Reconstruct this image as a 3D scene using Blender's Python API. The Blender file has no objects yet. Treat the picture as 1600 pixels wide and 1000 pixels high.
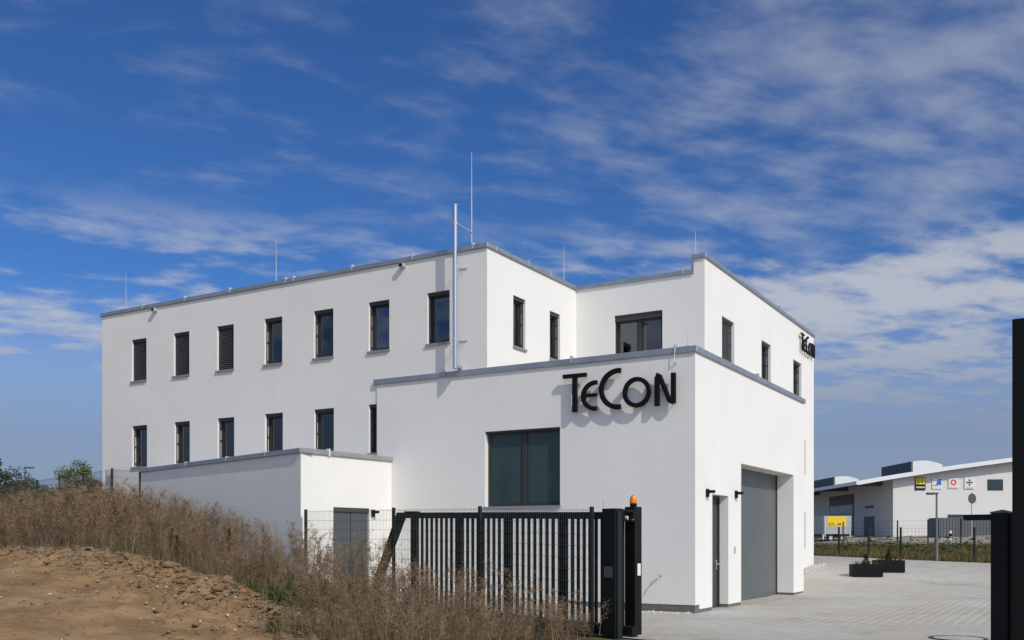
import bpy, bmesh, math, random
import numpy as np
from mathutils import Vector, Matrix

random.seed(7); rng = np.random.default_rng(11)
R = math.radians
S = bpy.context.scene
COL = S.collection

# ---------------------------------------------------------------- camera
cam_d = bpy.data.cameras.new('camera'); cam = bpy.data.objects.new('camera', cam_d); COL.objects.link(cam)
cam.location = (0, 0, 1.6); cam.rotation_euler = (R(90), 0, 0)
cam_d.sensor_width = 36.0; cam_d.lens = 36.0 * 1525 / 1600; cam_d.shift_y = 345 / 1600
cam_d.clip_start = 0.1; cam_d.clip_end = 9000
S.camera = cam
S.render.resolution_x = 1024; S.render.resolution_y = 640

# ---------------------------------------------------------------- world and sun
SUN_EL = R(40); SUN_H = (0.585, -0.811)               # towards the sun, behind the camera to the right
SKY_STRENGTH = 0.15; SUN_STRENGTH = 2.15
S.view_settings.view_transform = 'Standard'; S.view_settings.look = 'None'
S.view_settings.gamma = 1; S.view_settings.use_curve_mapping = False
S.view_settings.exposure = 0.32

w = bpy.data.worlds.new('World'); S.world = w; w.use_nodes = True
nt = w.node_tree; nt.nodes.clear()
def N(tree, typ, **kw):
    n = tree.nodes.new(typ)
    for k, v in kw.items():
        if k.startswith('i_'):
            key = k[2:]
            n.inputs[int(key) if key.isdigit() else key.replace('_', ' ')].default_value = v
        else: setattr(n, k, v)
    return n
def mth(tree, op, a, b=None, c=None, clamp=False):
    n = tree.nodes.new('ShaderNodeMath'); n.operation = op; n.use_clamp = clamp
    for i, x in enumerate((a, b, c)):
        if x is None: continue
        if isinstance(x, (int, float)): n.inputs[i].default_value = x
        else: tree.links.new(x, n.inputs[i])
    return n.outputs[0]
def sstep(tree, x, lo, hi):
    n = tree.nodes.new('ShaderNodeMapRange'); n.interpolation_type = 'SMOOTHSTEP'
    tree.links.new(x, n.inputs[0]); n.inputs[1].default_value = lo; n.inputs[2].default_value = hi
    return n.outputs[0]
sky = N(nt, 'ShaderNodeTexSky', sky_type='NISHITA', sun_disc=False, sun_elevation=SUN_EL)
sky.sun_rotation = math.atan2(SUN_H[0], SUN_H[1]); sky.altitude = 300
sky.air_density = 1.0; sky.dust_density = 0.35; sky.ozone_density = 3.0
tc = N(nt, 'ShaderNodeTexCoord'); sep = N(nt, 'ShaderNodeSeparateXYZ'); nt.links.new(tc.outputs['Generated'], sep.inputs[0])
dx, dy, dz = sep.outputs
den = mth(nt, 'MAXIMUM', mth(nt, 'ADD', dz, 0.10), 0.04)
cx_ = mth(nt, 'DIVIDE', dx, den); cy_ = mth(nt, 'DIVIDE', dy, den)
def cloud_noise(sx, sy, ox, oy, detail, rough, dist, rot=0.0):
    cmb = N(nt, 'ShaderNodeCombineXYZ')
    a = mth(nt, 'ADD', mth(nt, 'MULTIPLY', cx_, math.cos(rot)), mth(nt, 'MULTIPLY', cy_, math.sin(rot)))
    b = mth(nt, 'ADD', mth(nt, 'MULTIPLY', cx_, -math.sin(rot)), mth(nt, 'MULTIPLY', cy_, math.cos(rot)))
    nt.links.new(mth(nt, 'MULTIPLY_ADD', a, sx, ox), cmb.inputs[0]); nt.links.new(mth(nt, 'MULTIPLY_ADD', b, sy, oy), cmb.inputs[1])
    n = N(nt, 'ShaderNodeTexNoise', i_Scale=1.0, i_Detail=detail, i_Roughness=rough, i_Distortion=dist)
    nt.links.new(cmb.outputs[0], n.inputs['Vector']); return n.outputs['Fac']
# thin rippled veil (altocumulus), wisps of cirrus, and broken cloud low over the land
big = cloud_noise(0.55, 0.40, 3.1, 1.7, 3, 0.5, 0.2)
rip = cloud_noise(4.6, 7.0, 0.0, 5.0, 9, 0.55, 0.12, 0.35)
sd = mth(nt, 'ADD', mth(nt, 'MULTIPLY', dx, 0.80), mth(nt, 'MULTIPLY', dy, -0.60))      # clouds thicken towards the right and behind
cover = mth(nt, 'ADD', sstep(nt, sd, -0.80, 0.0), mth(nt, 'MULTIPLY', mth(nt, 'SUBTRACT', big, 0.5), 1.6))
veil = mth(nt, 'MULTIPLY', sstep(nt, mth(nt, 'ADD', rip, mth(nt, 'MULTIPLY', cover, 0.30)), 0.50, 1.02), mth(nt, 'MULTIPLY_ADD', sstep(nt, sd, -0.15, 0.6), 0.45, 0.46))  # denser veil behind the camera, added to lift ambient light on the walls
wisp_n = cloud_noise(1.1, 5.2, 1.3, 0.4, 10, 0.62, 0.35, -0.10)
wisp = mth(nt, 'MULTIPLY', sstep(nt, wisp_n, 0.60, 0.88), 0.36)
low_n = cloud_noise(1.35, 1.7, 4.3, 9.1, 10, 0.60, 0.3)
low_band = sstep(nt, dz, 0.33, 0.25)
low = mth(nt, 'MULTIPLY', mth(nt, 'MULTIPLY', sstep(nt, mth(nt, 'ADD', mth(nt, 'MULTIPLY_ADD', rip, 0.9, low_n), mth(nt, 'MULTIPLY', cover, 0.20)), 0.86, 1.22), low_band), 0.85)
m1 = mth(nt, 'MAXIMUM', veil, wisp); mask = mth(nt, 'MAXIMUM', m1, low)
haze_f = mth(nt, 'MULTIPLY', sstep(nt, dz, 0.25, 0.06), 0.86)
mask = mth(nt, 'MAXIMUM', mask, haze_f, clamp=True)
ccol = N(nt, 'ShaderNodeMix', data_type='RGBA'); nt.links.new(sstep(nt, dz, 0.23, 0.09), ccol.inputs[0])
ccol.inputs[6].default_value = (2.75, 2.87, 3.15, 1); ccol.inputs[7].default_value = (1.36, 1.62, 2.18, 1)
# cloud boosted sunward like scattering, added out of view to lift ambient light
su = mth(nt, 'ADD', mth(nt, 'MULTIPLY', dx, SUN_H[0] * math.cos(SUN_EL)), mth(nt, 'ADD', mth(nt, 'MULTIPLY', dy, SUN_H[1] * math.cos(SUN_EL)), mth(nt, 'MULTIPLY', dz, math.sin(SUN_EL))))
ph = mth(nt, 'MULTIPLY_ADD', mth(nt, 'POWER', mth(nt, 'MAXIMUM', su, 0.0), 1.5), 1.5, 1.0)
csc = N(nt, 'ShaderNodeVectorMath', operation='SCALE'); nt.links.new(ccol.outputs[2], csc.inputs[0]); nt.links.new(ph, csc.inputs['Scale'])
hs = N(nt, 'ShaderNodeMix', data_type='RGBA', blend_type='MULTIPLY'); hs.inputs[0].default_value = 1.0
nt.links.new(sky.outputs[0], hs.inputs[6]); hs.inputs[7].default_value = (0.166, 0.306, 0.502, 1)
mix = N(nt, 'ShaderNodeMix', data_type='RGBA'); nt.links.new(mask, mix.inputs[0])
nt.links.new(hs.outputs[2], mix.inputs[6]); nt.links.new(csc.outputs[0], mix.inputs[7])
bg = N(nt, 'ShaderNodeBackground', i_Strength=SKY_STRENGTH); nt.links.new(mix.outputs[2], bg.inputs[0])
wo = N(nt, 'ShaderNodeOutputWorld'); nt.links.new(bg.outputs[0], wo.inputs[0])

sun_d = bpy.data.lights.new('sun', 'SUN'); sun_d.energy = SUN_STRENGTH; sun_d.angle = R(0.53); sun_d.color = (1.0, 0.95, 0.86)
sun = bpy.data.objects.new('sun', sun_d); COL.objects.link(sun)
sv = Vector((SUN_H[0] * math.cos(SUN_EL), SUN_H[1] * math.cos(SUN_EL), math.sin(SUN_EL)))
sun.rotation_euler = sv.to_track_quat('Z', 'Y').to_euler(); sun.location = (20, -20, 40)

# ---------------------------------------------------------------- materials
M = {}
def lin(r, g, b):
    f = lambda c: (c / 255 / 12.92) if c / 255 <= 0.04045 else ((c / 255 + 0.055) / 1.055) ** 2.4
    return (f(r), f(g), f(b), 1)
def mat(name, col, rough=0.6, metal=0.0, noise=0.0, nscale=8.0, bump=0.0, bscale=60.0, spec=0.5, col2=None, detail=6):
    m = bpy.data.materials.new(name); m.use_nodes = True; t = m.node_tree
    b = t.nodes['Principled BSDF']; b.inputs['Base Color'].default_value = (*col[:3], 1)
    b.inputs['Roughness'].default_value = rough; b.inputs['Metallic'].default_value = metal
    b.inputs['Specular IOR Level'].default_value = spec
    if noise or bump or col2:
        g = N(t, 'ShaderNodeNewGeometry')
    if noise or col2:
        n = N(t, 'ShaderNodeTexNoise', i_Scale=nscale, i_Detail=detail, i_Roughness=0.6); t.links.new(g.outputs['Position'], n.inputs['Vector'])
        mx = N(t, 'ShaderNodeMix', data_type='RGBA')
        c2 = col2 if col2 else tuple(c * (1 - noise) for c in col[:3])
        mx.inputs[6].default_value = (*col[:3], 1); mx.inputs[7].default_value = (*c2[:3], 1)
        t.links.new(sstep(t, n.outputs['Fac'], 0.35, 0.65), mx.inputs[0]); t.links.new(mx.outputs[2], b.inputs['Base Color'])
    if bump:
        n2 = N(t, 'ShaderNodeTexNoise', i_Scale=bscale, i_Detail=4); t.links.new(g.outputs['Position'], n2.inputs['Vector'])
        bp = N(t, 'ShaderNodeBump', i_Strength=bump, i_Distance=0.01); t.links.new(n2.outputs['Fac'], bp.inputs['Height'])
        t.links.new(bp.outputs[0], b.inputs['Normal'])
    M[name] = m; return m
def glass(name, tint, ior=1.52):
    m = bpy.data.materials.new(name); m.use_nodes = True; t = m.node_tree; t.nodes.clear()
    o = N(t, 'ShaderNodeOutputMaterial'); fr = N(t, 'ShaderNodeFresnel', i_IOR=ior)
    gl = N(t, 'ShaderNodeBsdfGlossy', i_Roughness=0.015); tr = N(t, 'ShaderNodeBsdfTransparent'); tr.inputs[0].default_value = (*tint, 1)
    gl.inputs[0].default_value = (0.9, 0.95, 1, 1)
    g = N(t, 'ShaderNodeNewGeometry'); n = N(t, 'ShaderNodeTexNoise', i_Scale=0.9, i_Detail=1); t.links.new(g.outputs['Position'], n.inputs['Vector'])
    bp = N(t, 'ShaderNodeBump', i_Strength=0.06, i_Distance=0.05); t.links.new(n.outputs['Fac'], bp.inputs['Height']); t.links.new(bp.outputs[0], gl.inputs['Normal'])
    f2 = mth(t, 'MULTIPLY_ADD', fr.outputs[0], 1.5, 0.03, clamp=True)
    mx = N(t, 'ShaderNodeMixShader'); t.links.new(f2, mx.inputs[0]); t.links.new(tr.outputs[0], mx.inputs[1]); t.links.new(gl.outputs[0], mx.inputs[2])
    t.links.new(mx.outputs[0], o.inputs[0]); M[name] = m

mat('render', (0.845, 0.828, 0.785), 0.88, noise=0.03, nscale=0.6, bump=0.35, bscale=150, spec=0.2)
def streaks(m, amt):
    t = m.node_tree; b = t.nodes['Principled BSDF']; src = b.inputs['Base Color'].links[0].from_socket
    g = N(t, 'ShaderNodeNewGeometry'); mp = N(t, 'ShaderNodeMapping'); mp.inputs['Scale'].default_value = (3.2, 3.2, 0.16); t.links.new(g.outputs['Position'], mp.inputs[0])
    n = N(t, 'ShaderNodeTexNoise', i_Scale=1.0, i_Detail=7, i_Roughness=0.65); t.links.new(mp.outputs[0], n.inputs['Vector'])
    n2 = N(t, 'ShaderNodeTexNoise', i_Scale=55.0, i_Detail=3); t.links.new(g.outputs['Position'], n2.inputs['Vector'])
    f = mth(t, 'MULTIPLY', mth(t, 'SUBTRACT', 1.0, mth(t, 'MULTIPLY', sstep(t, n.outputs['Fac'], 0.48, 0.75), amt)), mth(t, 'MULTIPLY_ADD', n2.outputs['Fac'], 0.05, 0.975))
    c = N(t, 'ShaderNodeVectorMath', operation='SCALE'); t.links.new(src, c.inputs[0]); t.links.new(f, c.inputs['Scale']); t.links.new(c.outputs[0], b.inputs['Base Color'])
streaks(M['render'], 0.022)
mat('plinth', (0.17, 0.165, 0.15), 0.85, noise=0.2, nscale=9)
mat('zinc', (0.37, 0.40, 0.44), 0.42, metal=0.55, noise=0.15, nscale=3)
mat('zinc_warm', (0.38, 0.38, 0.37), 0.5, metal=0.35, noise=0.15, nscale=3)
mat('steel', (0.62, 0.64, 0.68), 0.27, metal=1.0)
mat('galv', (0.50, 0.51, 0.52), 0.5, metal=0.3)
mat('frame', (0.035, 0.037, 0.04), 0.45)
mat('blind', (0.085, 0.088, 0.092), 0.42, metal=0.2)
mat('blind_sunlit', (0.15, 0.155, 0.165), 0.42, metal=0.3)  # wing blind: sunlight painted in as a lighter copy of the blind colour
mat('sill', (0.34, 0.34, 0.34), 0.5, metal=0.4)
mat('inside', (0.28, 0.28, 0.27), 0.9)
mat('black', (0.007, 0.007, 0.007), 0.55, spec=0.15)
mat('gate', (0.0095, 0.0112, 0.0112), 0.55, noise=0.3, nscale=2.5, spec=0.2)
mat('fence', (0.016, 0.021, 0.021), 0.5, spec=0.3)
mat('wire', (0.05, 0.065, 0.06), 0.5)
mat('door', (0.105, 0.12, 0.125), 0.38, noise=0.08, nscale=1.2)
mat('door_dark', (0.05, 0.054, 0.057), 0.5)
mat('annexdoor', (0.075, 0.085, 0.095), 0.5)
glass('glass', (0.55, 0.60, 0.60))
mat('teal_glass', (0.030, 0.062, 0.062), 0.08, spec=0.6, noise=0.35, nscale=0.7)
mat('curtain', (0.07, 0.22, 0.19), 0.8)
mat('planter', (0.010, 0.0105, 0.012), 0.65, spec=0.12, noise=0.2, nscale=6)
mat('soil', (0.05, 0.035, 0.022), 0.95)
mat('orange', (0.85, 0.23, 0.015), 0.18)
mat('white_pl', (0.75, 0.75, 0.74), 0.5)
mat('plate', (0.075, 0.078, 0.08), 0.5)
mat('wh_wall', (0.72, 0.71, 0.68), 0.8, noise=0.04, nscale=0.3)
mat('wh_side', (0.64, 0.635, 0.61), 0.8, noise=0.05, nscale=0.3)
mat('wh_roof', (0.10, 0.11, 0.125), 0.55)
mat('wh_white', (0.78, 0.79, 0.80), 0.5)
mat('wh_grey', (0.105, 0.115, 0.12), 0.6)
mat('yellow', (0.85, 0.58, 0.01), 0.5)
mat('lemon', (0.82, 0.74, 0.02), 0.5)
mat('blue', (0.02, 0.16, 0.62), 0.5)
mat('red', (0.72, 0.05, 0.05), 0.5)
mat('rubber', (0.012, 0.012, 0.012), 0.8)
mat('lorry', (0.42, 0.43, 0.44), 0.5)
mat('concrete', (0.42, 0.41, 0.39), 0.85, noise=0.15, nscale=3)
mat('lamp_grey', (0.16, 0.165, 0.17), 0.5)
mat('iron', (0.05, 0.045, 0.042), 0.6)
mat('bark', (0.07, 0.05, 0.035), 0.9, noise=0.3, nscale=12)
mat('clod', (0.25, 0.16, 0.083), 0.95, noise=0.35, nscale=7, bump=0.5, bscale=40)
mat('stone', (0.48, 0.42, 0.33), 0.85, noise=0.3, nscale=20)
mat('whitestone', (0.66, 0.62, 0.56), 0.85, noise=0.35, nscale=25)

def leaf_mat(name, c1, c2, rough=0.75, scale=3.0, trans=0.25):
    m = bpy.data.materials.new(name); m.use_nodes = True; t = m.node_tree
    b = t.nodes['Principled BSDF']; o = t.nodes['Material Output']; b.inputs['Roughness'].default_value = rough
    b.inputs['Specular IOR Level'].default_value = 0.2
    at = N(t, 'ShaderNodeAttribute', attribute_name='tone'); mx = N(t, 'ShaderNodeMix', data_type='RGBA')
    mx.inputs[6].default_value = (*c1, 1); mx.inputs[7].default_value = (*c2, 1)
    t.links.new(at.outputs['Fac'], mx.inputs[0]); t.links.new(mx.outputs[2], b.inputs['Base Color'])
    tl = N(t, 'ShaderNodeBsdfTranslucent'); t.links.new(mx.outputs[2], tl.inputs[0])
    ms = N(t, 'ShaderNodeMixShader', i_0=trans); t.links.new(b.outputs[0], ms.inputs[1]); t.links.new(tl.outputs[0], ms.inputs[2]); t.links.new(ms.outputs[0], o.inputs[0])
    M[name] = m
leaf_mat('dry', (0.088, 0.056, 0.033), (0.42, 0.30, 0.185))
leaf_mat('greenweed', (0.040, 0.060, 0.018), (0.13, 0.15, 0.045))
leaf_mat('dock', (0.055, 0.020, 0.014), (0.12, 0.045, 0.03))
leaf_mat('meadow', (0.10, 0.098, 0.032), (0.28, 0.21, 0.09))
leaf_mat('leaf', (0.06, 0.085, 0.02), (0.19, 0.21, 0.05))
leaf_mat('leaf_dark', (0.045, 0.055, 0.025), (0.12, 0.125, 0.06))
leaf_mat('conifer', (0.012, 0.022, 0.010), (0.03, 0.045, 0.018))

# ---------------------------------------------------------------- mesh helpers
def empty(name, loc=(0, 0, 0), rz=0.0, parent=None):
    o = bpy.data.objects.new(name, None); COL.objects.link(o); o.location = loc; o.rotation_euler = (0, 0, rz); o.empty_display_size = 0.2
    if parent: o.parent = parent
    return o
def tag(o, label=None, cat=None, group=None, kind=None):
    if label: o['label'] = label
    if cat: o['category'] = cat
    if group: o['group'] = group
    if kind: o['kind'] = kind
    return o
class MB:
    def __init__(s, mp=None): s.v = []; s.f = []; s.mp = mp; s.sm = []
    def add(s, vs, fs, smooth=False):
        b = len(s.v); s.v += [tuple(s.mp(*p)) if s.mp else tuple(p) for p in vs]
        s.f += [tuple(i + b for i in f) for f in fs]; s.sm += [smooth] * len(fs); return s
    def box(s, x0, x1, y0, y1, z0, z1):
        return s.add([(x0, y0, z0), (x1, y0, z0), (x1, y1, z0), (x0, y1, z0), (x0, y0, z1), (x1, y0, z1), (x1, y1, z1), (x0, y1, z1)],
                     [(0, 3, 2, 1), (4, 5, 6, 7), (0, 1, 5, 4), (1, 2, 6, 5), (2, 3, 7, 6), (3, 0, 4, 7)])
    def prism(s, poly, t0, t1, to3):     # poly: list of (a,b); to3(a,b,t)
        n = len(poly); vs = [to3(a, b, t0) for a, b in poly] + [to3(a, b, t1) for a, b in poly]
        fs = [tuple(range(n))[::-1], tuple(range(n, 2 * n))] + [(i, (i + 1) % n, n + (i + 1) % n, n + i) for i in range(n)]
        return s.add(vs, fs)
    def tube(s, p0, p1, r0, r1=None, n=10, cap=True):
        r1 = r0 if r1 is None else r1; p0 = Vector(p0); p1 = Vector(p1); d = (p1 - p0).normalized()
        a = d.orthogonal().normalized(); b = d.cross(a); vs = []
        for p, r in ((p0, r0), (p1, r1)):
            vs += [tuple(p + a * (r * math.cos(2 * math.pi * k / n)) + b * (r * math.sin(2 * math.pi * k / n))) for k in range(n)]
        s.add(vs, [(i, (i + 1) % n, n + (i + 1) % n, n + i) for i in range(n)], smooth=n > 6)
        if cap: s.add(vs, [tuple(range(n))[::-1], tuple(range(n, 2 * n))])
        return s
    def lathe(s, prof, n=14, c=(0, 0)):
        vs = []; k = len(prof)
        for r, z in prof: vs += [(c[0] + r * math.cos(2 * math.pi * i / n), c[1] + r * math.sin(2 * math.pi * i / n), z) for i in range(n)]
        fs = [(j * n + i, j * n + (i + 1) % n, (j + 1) * n + (i + 1) % n, (j + 1) * n + i) for j in range(k - 1) for i in range(n)]
        s.add(vs, fs, smooth=True); s.add(vs[:n], [tuple(range(n))[::-1]]); s.add(vs[-n:], [tuple(range(n))]); return s
    def build(s, name, m, parent=None, bevel=0.0, loc=None, rz=0.0):
        me = bpy.data.meshes.new(name); me.from_pydata(s.v, [], s.f)
        bm = bmesh.new(); bm.from_mesh(me)
        bmesh.ops.remove_doubles(bm, verts=bm.verts, dist=1e-5)
        bmesh.ops.recalc_face_normals(bm, faces=bm.faces)
        if bevel:
            bmesh.ops.bevel(bm, geom=[e for e in bm.edges if len(e.link_faces) == 2 and e.calc_face_angle(0) > 0.6], offset=bevel, segments=1, affect='EDGES', clamp_overlap=True)
        bm.to_mesh(me); bm.free()
        if any(s.sm):
            me.polygons.foreach_set('use_smooth', [True] * len(me.polygons))
            try: me.set_sharp_from_angle(angle=R(35))
            except Exception: pass
        me.materials.append(M[m]); o = bpy.data.objects.new(name, me); COL.objects.link(o)
        if parent: o.parent = parent
        if loc: o.location = loc
        o.rotation_euler.z = rz
        return o
def np_mesh(name, V, F, m, tone=None, parent=None, smooth=False):
    V = np.asarray(V, dtype=np.float32); F = np.asarray(F, dtype=np.int32); k = F.shape[1]
    me = bpy.data.meshes.new(name); me.vertices.add(len(V)); me.vertices.foreach_set('co', V.ravel())
    me.loops.add(F.size); me.loops.foreach_set('vertex_index', F.ravel()); me.polygons.add(len(F))
    me.polygons.foreach_set('loop_start', np.arange(0, F.size, k, dtype=np.int32))
    if smooth: me.polygons.foreach_set('use_smooth', np.ones(len(F), dtype=bool))
    me.update(calc_edges=True)
    if tone is not None:
        a = me.attributes.new('tone', 'FLOAT', 'POINT'); a.data.foreach_set('value', np.asarray(tone, dtype=np.float32))
    me.materials.append(M[m]); o = bpy.data.objects.new(name, me); COL.objects.link(o)
    if parent: o.parent = parent
    return o
def vnoise(x, y, seed=0):
    def hsh(i, j):
        n = (i.astype(np.int64) * 374761393 + j.astype(np.int64) * 668265263 + seed * 974711) & 0x7fffffff
        n = ((n ^ (n >> 13)) * 1274126177) & 0x7fffffff
        return ((n ^ (n >> 16)) & 0xffff) / 65535.0
    i = np.floor(x); j = np.floor(y); u = x - i; v = y - j; u = u * u * (3 - 2 * u); v = v * v * (3 - 2 * v)
    return (hsh(i, j) * (1 - u) + hsh(i + 1, j) * u) * (1 - v) + (hsh(i, j + 1) * (1 - u) + hsh(i + 1, j + 1) * u) * v
def fbm(x, y, o=4, seed=0):
    t = 0; a = 0.5; tot = 0
    for k in range(o): t = t + a * vnoise(x * 2 ** k, y * 2 ** k, seed + k); tot += a; a *= 0.5
    return t / tot
def ss(a, b, x):
    t = np.clip((x - a) / (b - a), 0, 1); return t * t * (3 - 2 * t)

# ---------------------------------------------------------------- site axes
CX, CY = 3.9930, 21.2174; BROT = R(-30.7)                 # front corner of the building, its left-right axis
FX, FY = -4.9467, 22.8596; FROT = math.atan2(-0.72489, 0.68887)   # fence line origin (annex corner), running right
def f_local(X, Y):
    a = X - FX; b = Y - FY
    return a * 0.68887 - b * 0.72489, a * 0.72489 + b * 0.68887   # along the fence (right +), into the site (+)
def f_world(l, i): return FX + l * 0.68887 + i * 0.72489, FY - l * 0.72489 + i * 0.68887
EA = np.array([17.3, 58.0]); EB = np.array([22.4, 45.0]); ED = (EB - EA) / np.linalg.norm(EB - EA); EN = np.array([-ED[1], ED[0]])  # edge of far meadow
def e_dist(X, Y): return (X - EA[0]) * EN[0] + (Y - EA[1]) * EN[1]     # >0 beyond
def terrain(X, Y):
    X = np.asarray(X, dtype=float); Y = np.asarray(Y, dtype=float)
    l, i = f_local(X, Y); n = -i
    base = np.interp(l, [-60, -14, -8, -3.6, -0.2, 3.6, 6.1, 9, 60], [1.1, 1.13, 1.18, 1.18, 0.84, 0.35, 0.0, -0.02, -0.02])
    base = base + 0.5 * ss(2.8, 0.4, n) * ss(1, -8, l) + 0.12 * ss(2.2, 0.3, n) * ss(8, 3, l) * ss(-1, 2, l) - 0.03 * np.clip(n - 3, 0, 14) * ss(4, -4, l)
    ins = 0.28 * ss(7.5, 2.5, l) * ss(3, 0, X) + 1.4 * ss(-1, -9, l) * ss(-1, -7, X)
    k = ss(-0.35, 0.25, i); z = base * (1 - k) + ins * k
    z = z + 0.8 * ss(27.5, 39, Y) * (1 - 0.35 * ss(14, 24, X)) * ss(1, 6, X) * k
    d = e_dist(X, Y)
    z = z + (0.58 * ss(0.3, 14, d) + 1.40 * ss(14, 55, d)) * ss(4, 10, X)
    return z
def tz(x, y): return float(terrain(np.array([x]), np.array([y]))[0])

# ---------------------------------------------------------------- ground
def axis(dense0, dense1, step, lo, hi, grow=1.25):
    a = list(np.arange(dense0, dense1, step)); s = step; x = dense0
    left = []
    while x > lo: s *= grow; x -= s; left.append(x)
    s = step; x = a[-1]; right = []
    while x < hi: s *= grow; x += s; right.append(x)
    return np.array(left[::-1] + a + right)
gx = axis(-15, 2.6, 0.085, -4000, 4000, 1.12); gy = axis(11, 29, 0.10, -300, 7000, 1.12)
GX, GY = np.meshgrid(gx, gy); Z = terrain(GX, GY)
L, I = f_local(GX, GY); NN = -I
field = ss(0.0, 0.4, NN) * ss(10.4, 9.2, L)
dirt = ss(2.3, 2.9, NN + 0.9 * (fbm(GX * 0.9, GY * 0.9, 3, 5) - 0.5)) * ss(7.2, 6.0, L + 1.2 * (fbm(GX * 0.8, GY * 0.8, 3, 15) - 0.5))
rough = dirt * (0.22 + 0.9 * np.exp(-((NN - 3.6) / 1.5) ** 2))
near = (GY < 60)
Z = Z + near * rough * (0.40 * (fbm(GX * 2.1, GY * 2.1, 5, 21) - 0.5) + 0.20 * (fbm(GX * 6, GY * 6, 3, 31) - 0.5)) + near * field * 0.10 * (fbm(GX * 0.7, GY * 0.7, 3, 9) - 0.5)
# a low lip of pushed-up earth where the graded soil meets the weeds
Z = Z + near * field * 0.16 * np.exp(-((NN - 3.0) / 0.5) ** 2) * ss(6.5, 2, L) * (0.4 + 1.2 * fbm(GX * 1.3, GY * 1.3, 3, 77))
nyy, nxx = GX.shape
idx = np.arange(nyy * nxx).reshape(nyy, nxx)
F = np.stack([idx[:-1, :-1], idx[:-1, 1:], idx[1:, 1:], idx[1:, :-1]], -1).reshape(-1, 4)

def ground_mat():
    m = bpy.data.materials.new('ground'); m.use_nodes = True; t = m.node_tree; b = t.nodes['Principled BSDF']
    b.inputs['Roughness'].default_value = 0.95; b.inputs['Specular IOR Level'].default_value = 0.15
    g = N(t, 'ShaderNodeNewGeometry')
    def nz(sc, det=6): 
        n = N(t, 'ShaderNodeTexNoise', i_Scale=sc, i_Detail=det, i_Roughness=0.62); t.links.new(g.outputs['Position'], n.inputs['Vector']); return n.outputs['Fac']
    def mx(f, a, c):
        x = N(t, 'ShaderNodeMix', data_type='RGBA'); t.links.new(f, x.inputs[0])
        for s_, v in ((6, a), (7, c)):
            if isinstance(v, tuple): x.inputs[s_].default_value = (*v, 1)
            else: t.links.new(v, x.inputs[s_])
        return x.outputs[2]
    soil = mx(sstep(t, nz(1.1), 0.35, 0.65), (0.31, 0.196, 0.098), (0.20, 0.124, 0.061))
    soil = mx(sstep(t, nz(0.5, 8), 0.52, 0.70), soil, (0.33, 0.245, 0.15))
    soil = mx(sstep(t, nz(26, 3), 0.60, 0.74), soil, (0.40, 0.32, 0.22))
    soil = mx(sstep(t, nz(11, 4), 0.60, 0.72), soil, (0.13, 0.082, 0.045))
    grass = mx(sstep(t, nz(2.2), 0.4, 0.6), (0.075, 0.075, 0.028), (0.15, 0.12, 0.06))
    grav = mx(sstep(t, nz(5), 0.4, 0.6), (0.40, 0.36, 0.29), (0.30, 0.27, 0.21))
    a = N(t, 'ShaderNodeAttribute', attribute_name='tone'); a2 = N(t, 'ShaderNodeAttribute', attribute_name='gravel')
    c = mx(a.outputs['Fac'], grass, soil); c = mx(a2.outputs['Fac'], c, grav)
    t.links.new(c, b.inputs['Base Color'])
    bp = N(t, 'ShaderNodeBump', i_Strength=0.7, i_Distance=0.04); t.links.new(nz(16, 8), bp.inputs['Height']); t.links.new(bp.outputs[0], b.inputs['Normal'])
    M['ground'] = m
ground_mat()
ground = np_mesh('ground', np.stack([GX, GY, Z], -1).reshape(-1, 3), F, 'ground', tone=dirt.ravel(), smooth=True)
ga = ground.data.attributes.new('gravel', 'FLOAT', 'POINT')
ED_ = e_dist(GX, GY)
ga.data.foreach_set('value', np.clip(ss(12, 15, ED_ + 3 * (fbm(GX * .3, GY * .3, 3, 3) - .5)) * ss(4, 12, GX) * ss(60, 52, ED_) + 0.5 * near * ss(8, 5, NN) * 0 + near * ss(9.0, 12.0, NN + 3 * (fbm(GX * .6, GY * .6, 3, 43) - .5)) * 0.75, 0, 1).astype(np.float32).ravel())
tag(ground, kind='structure')

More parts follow.
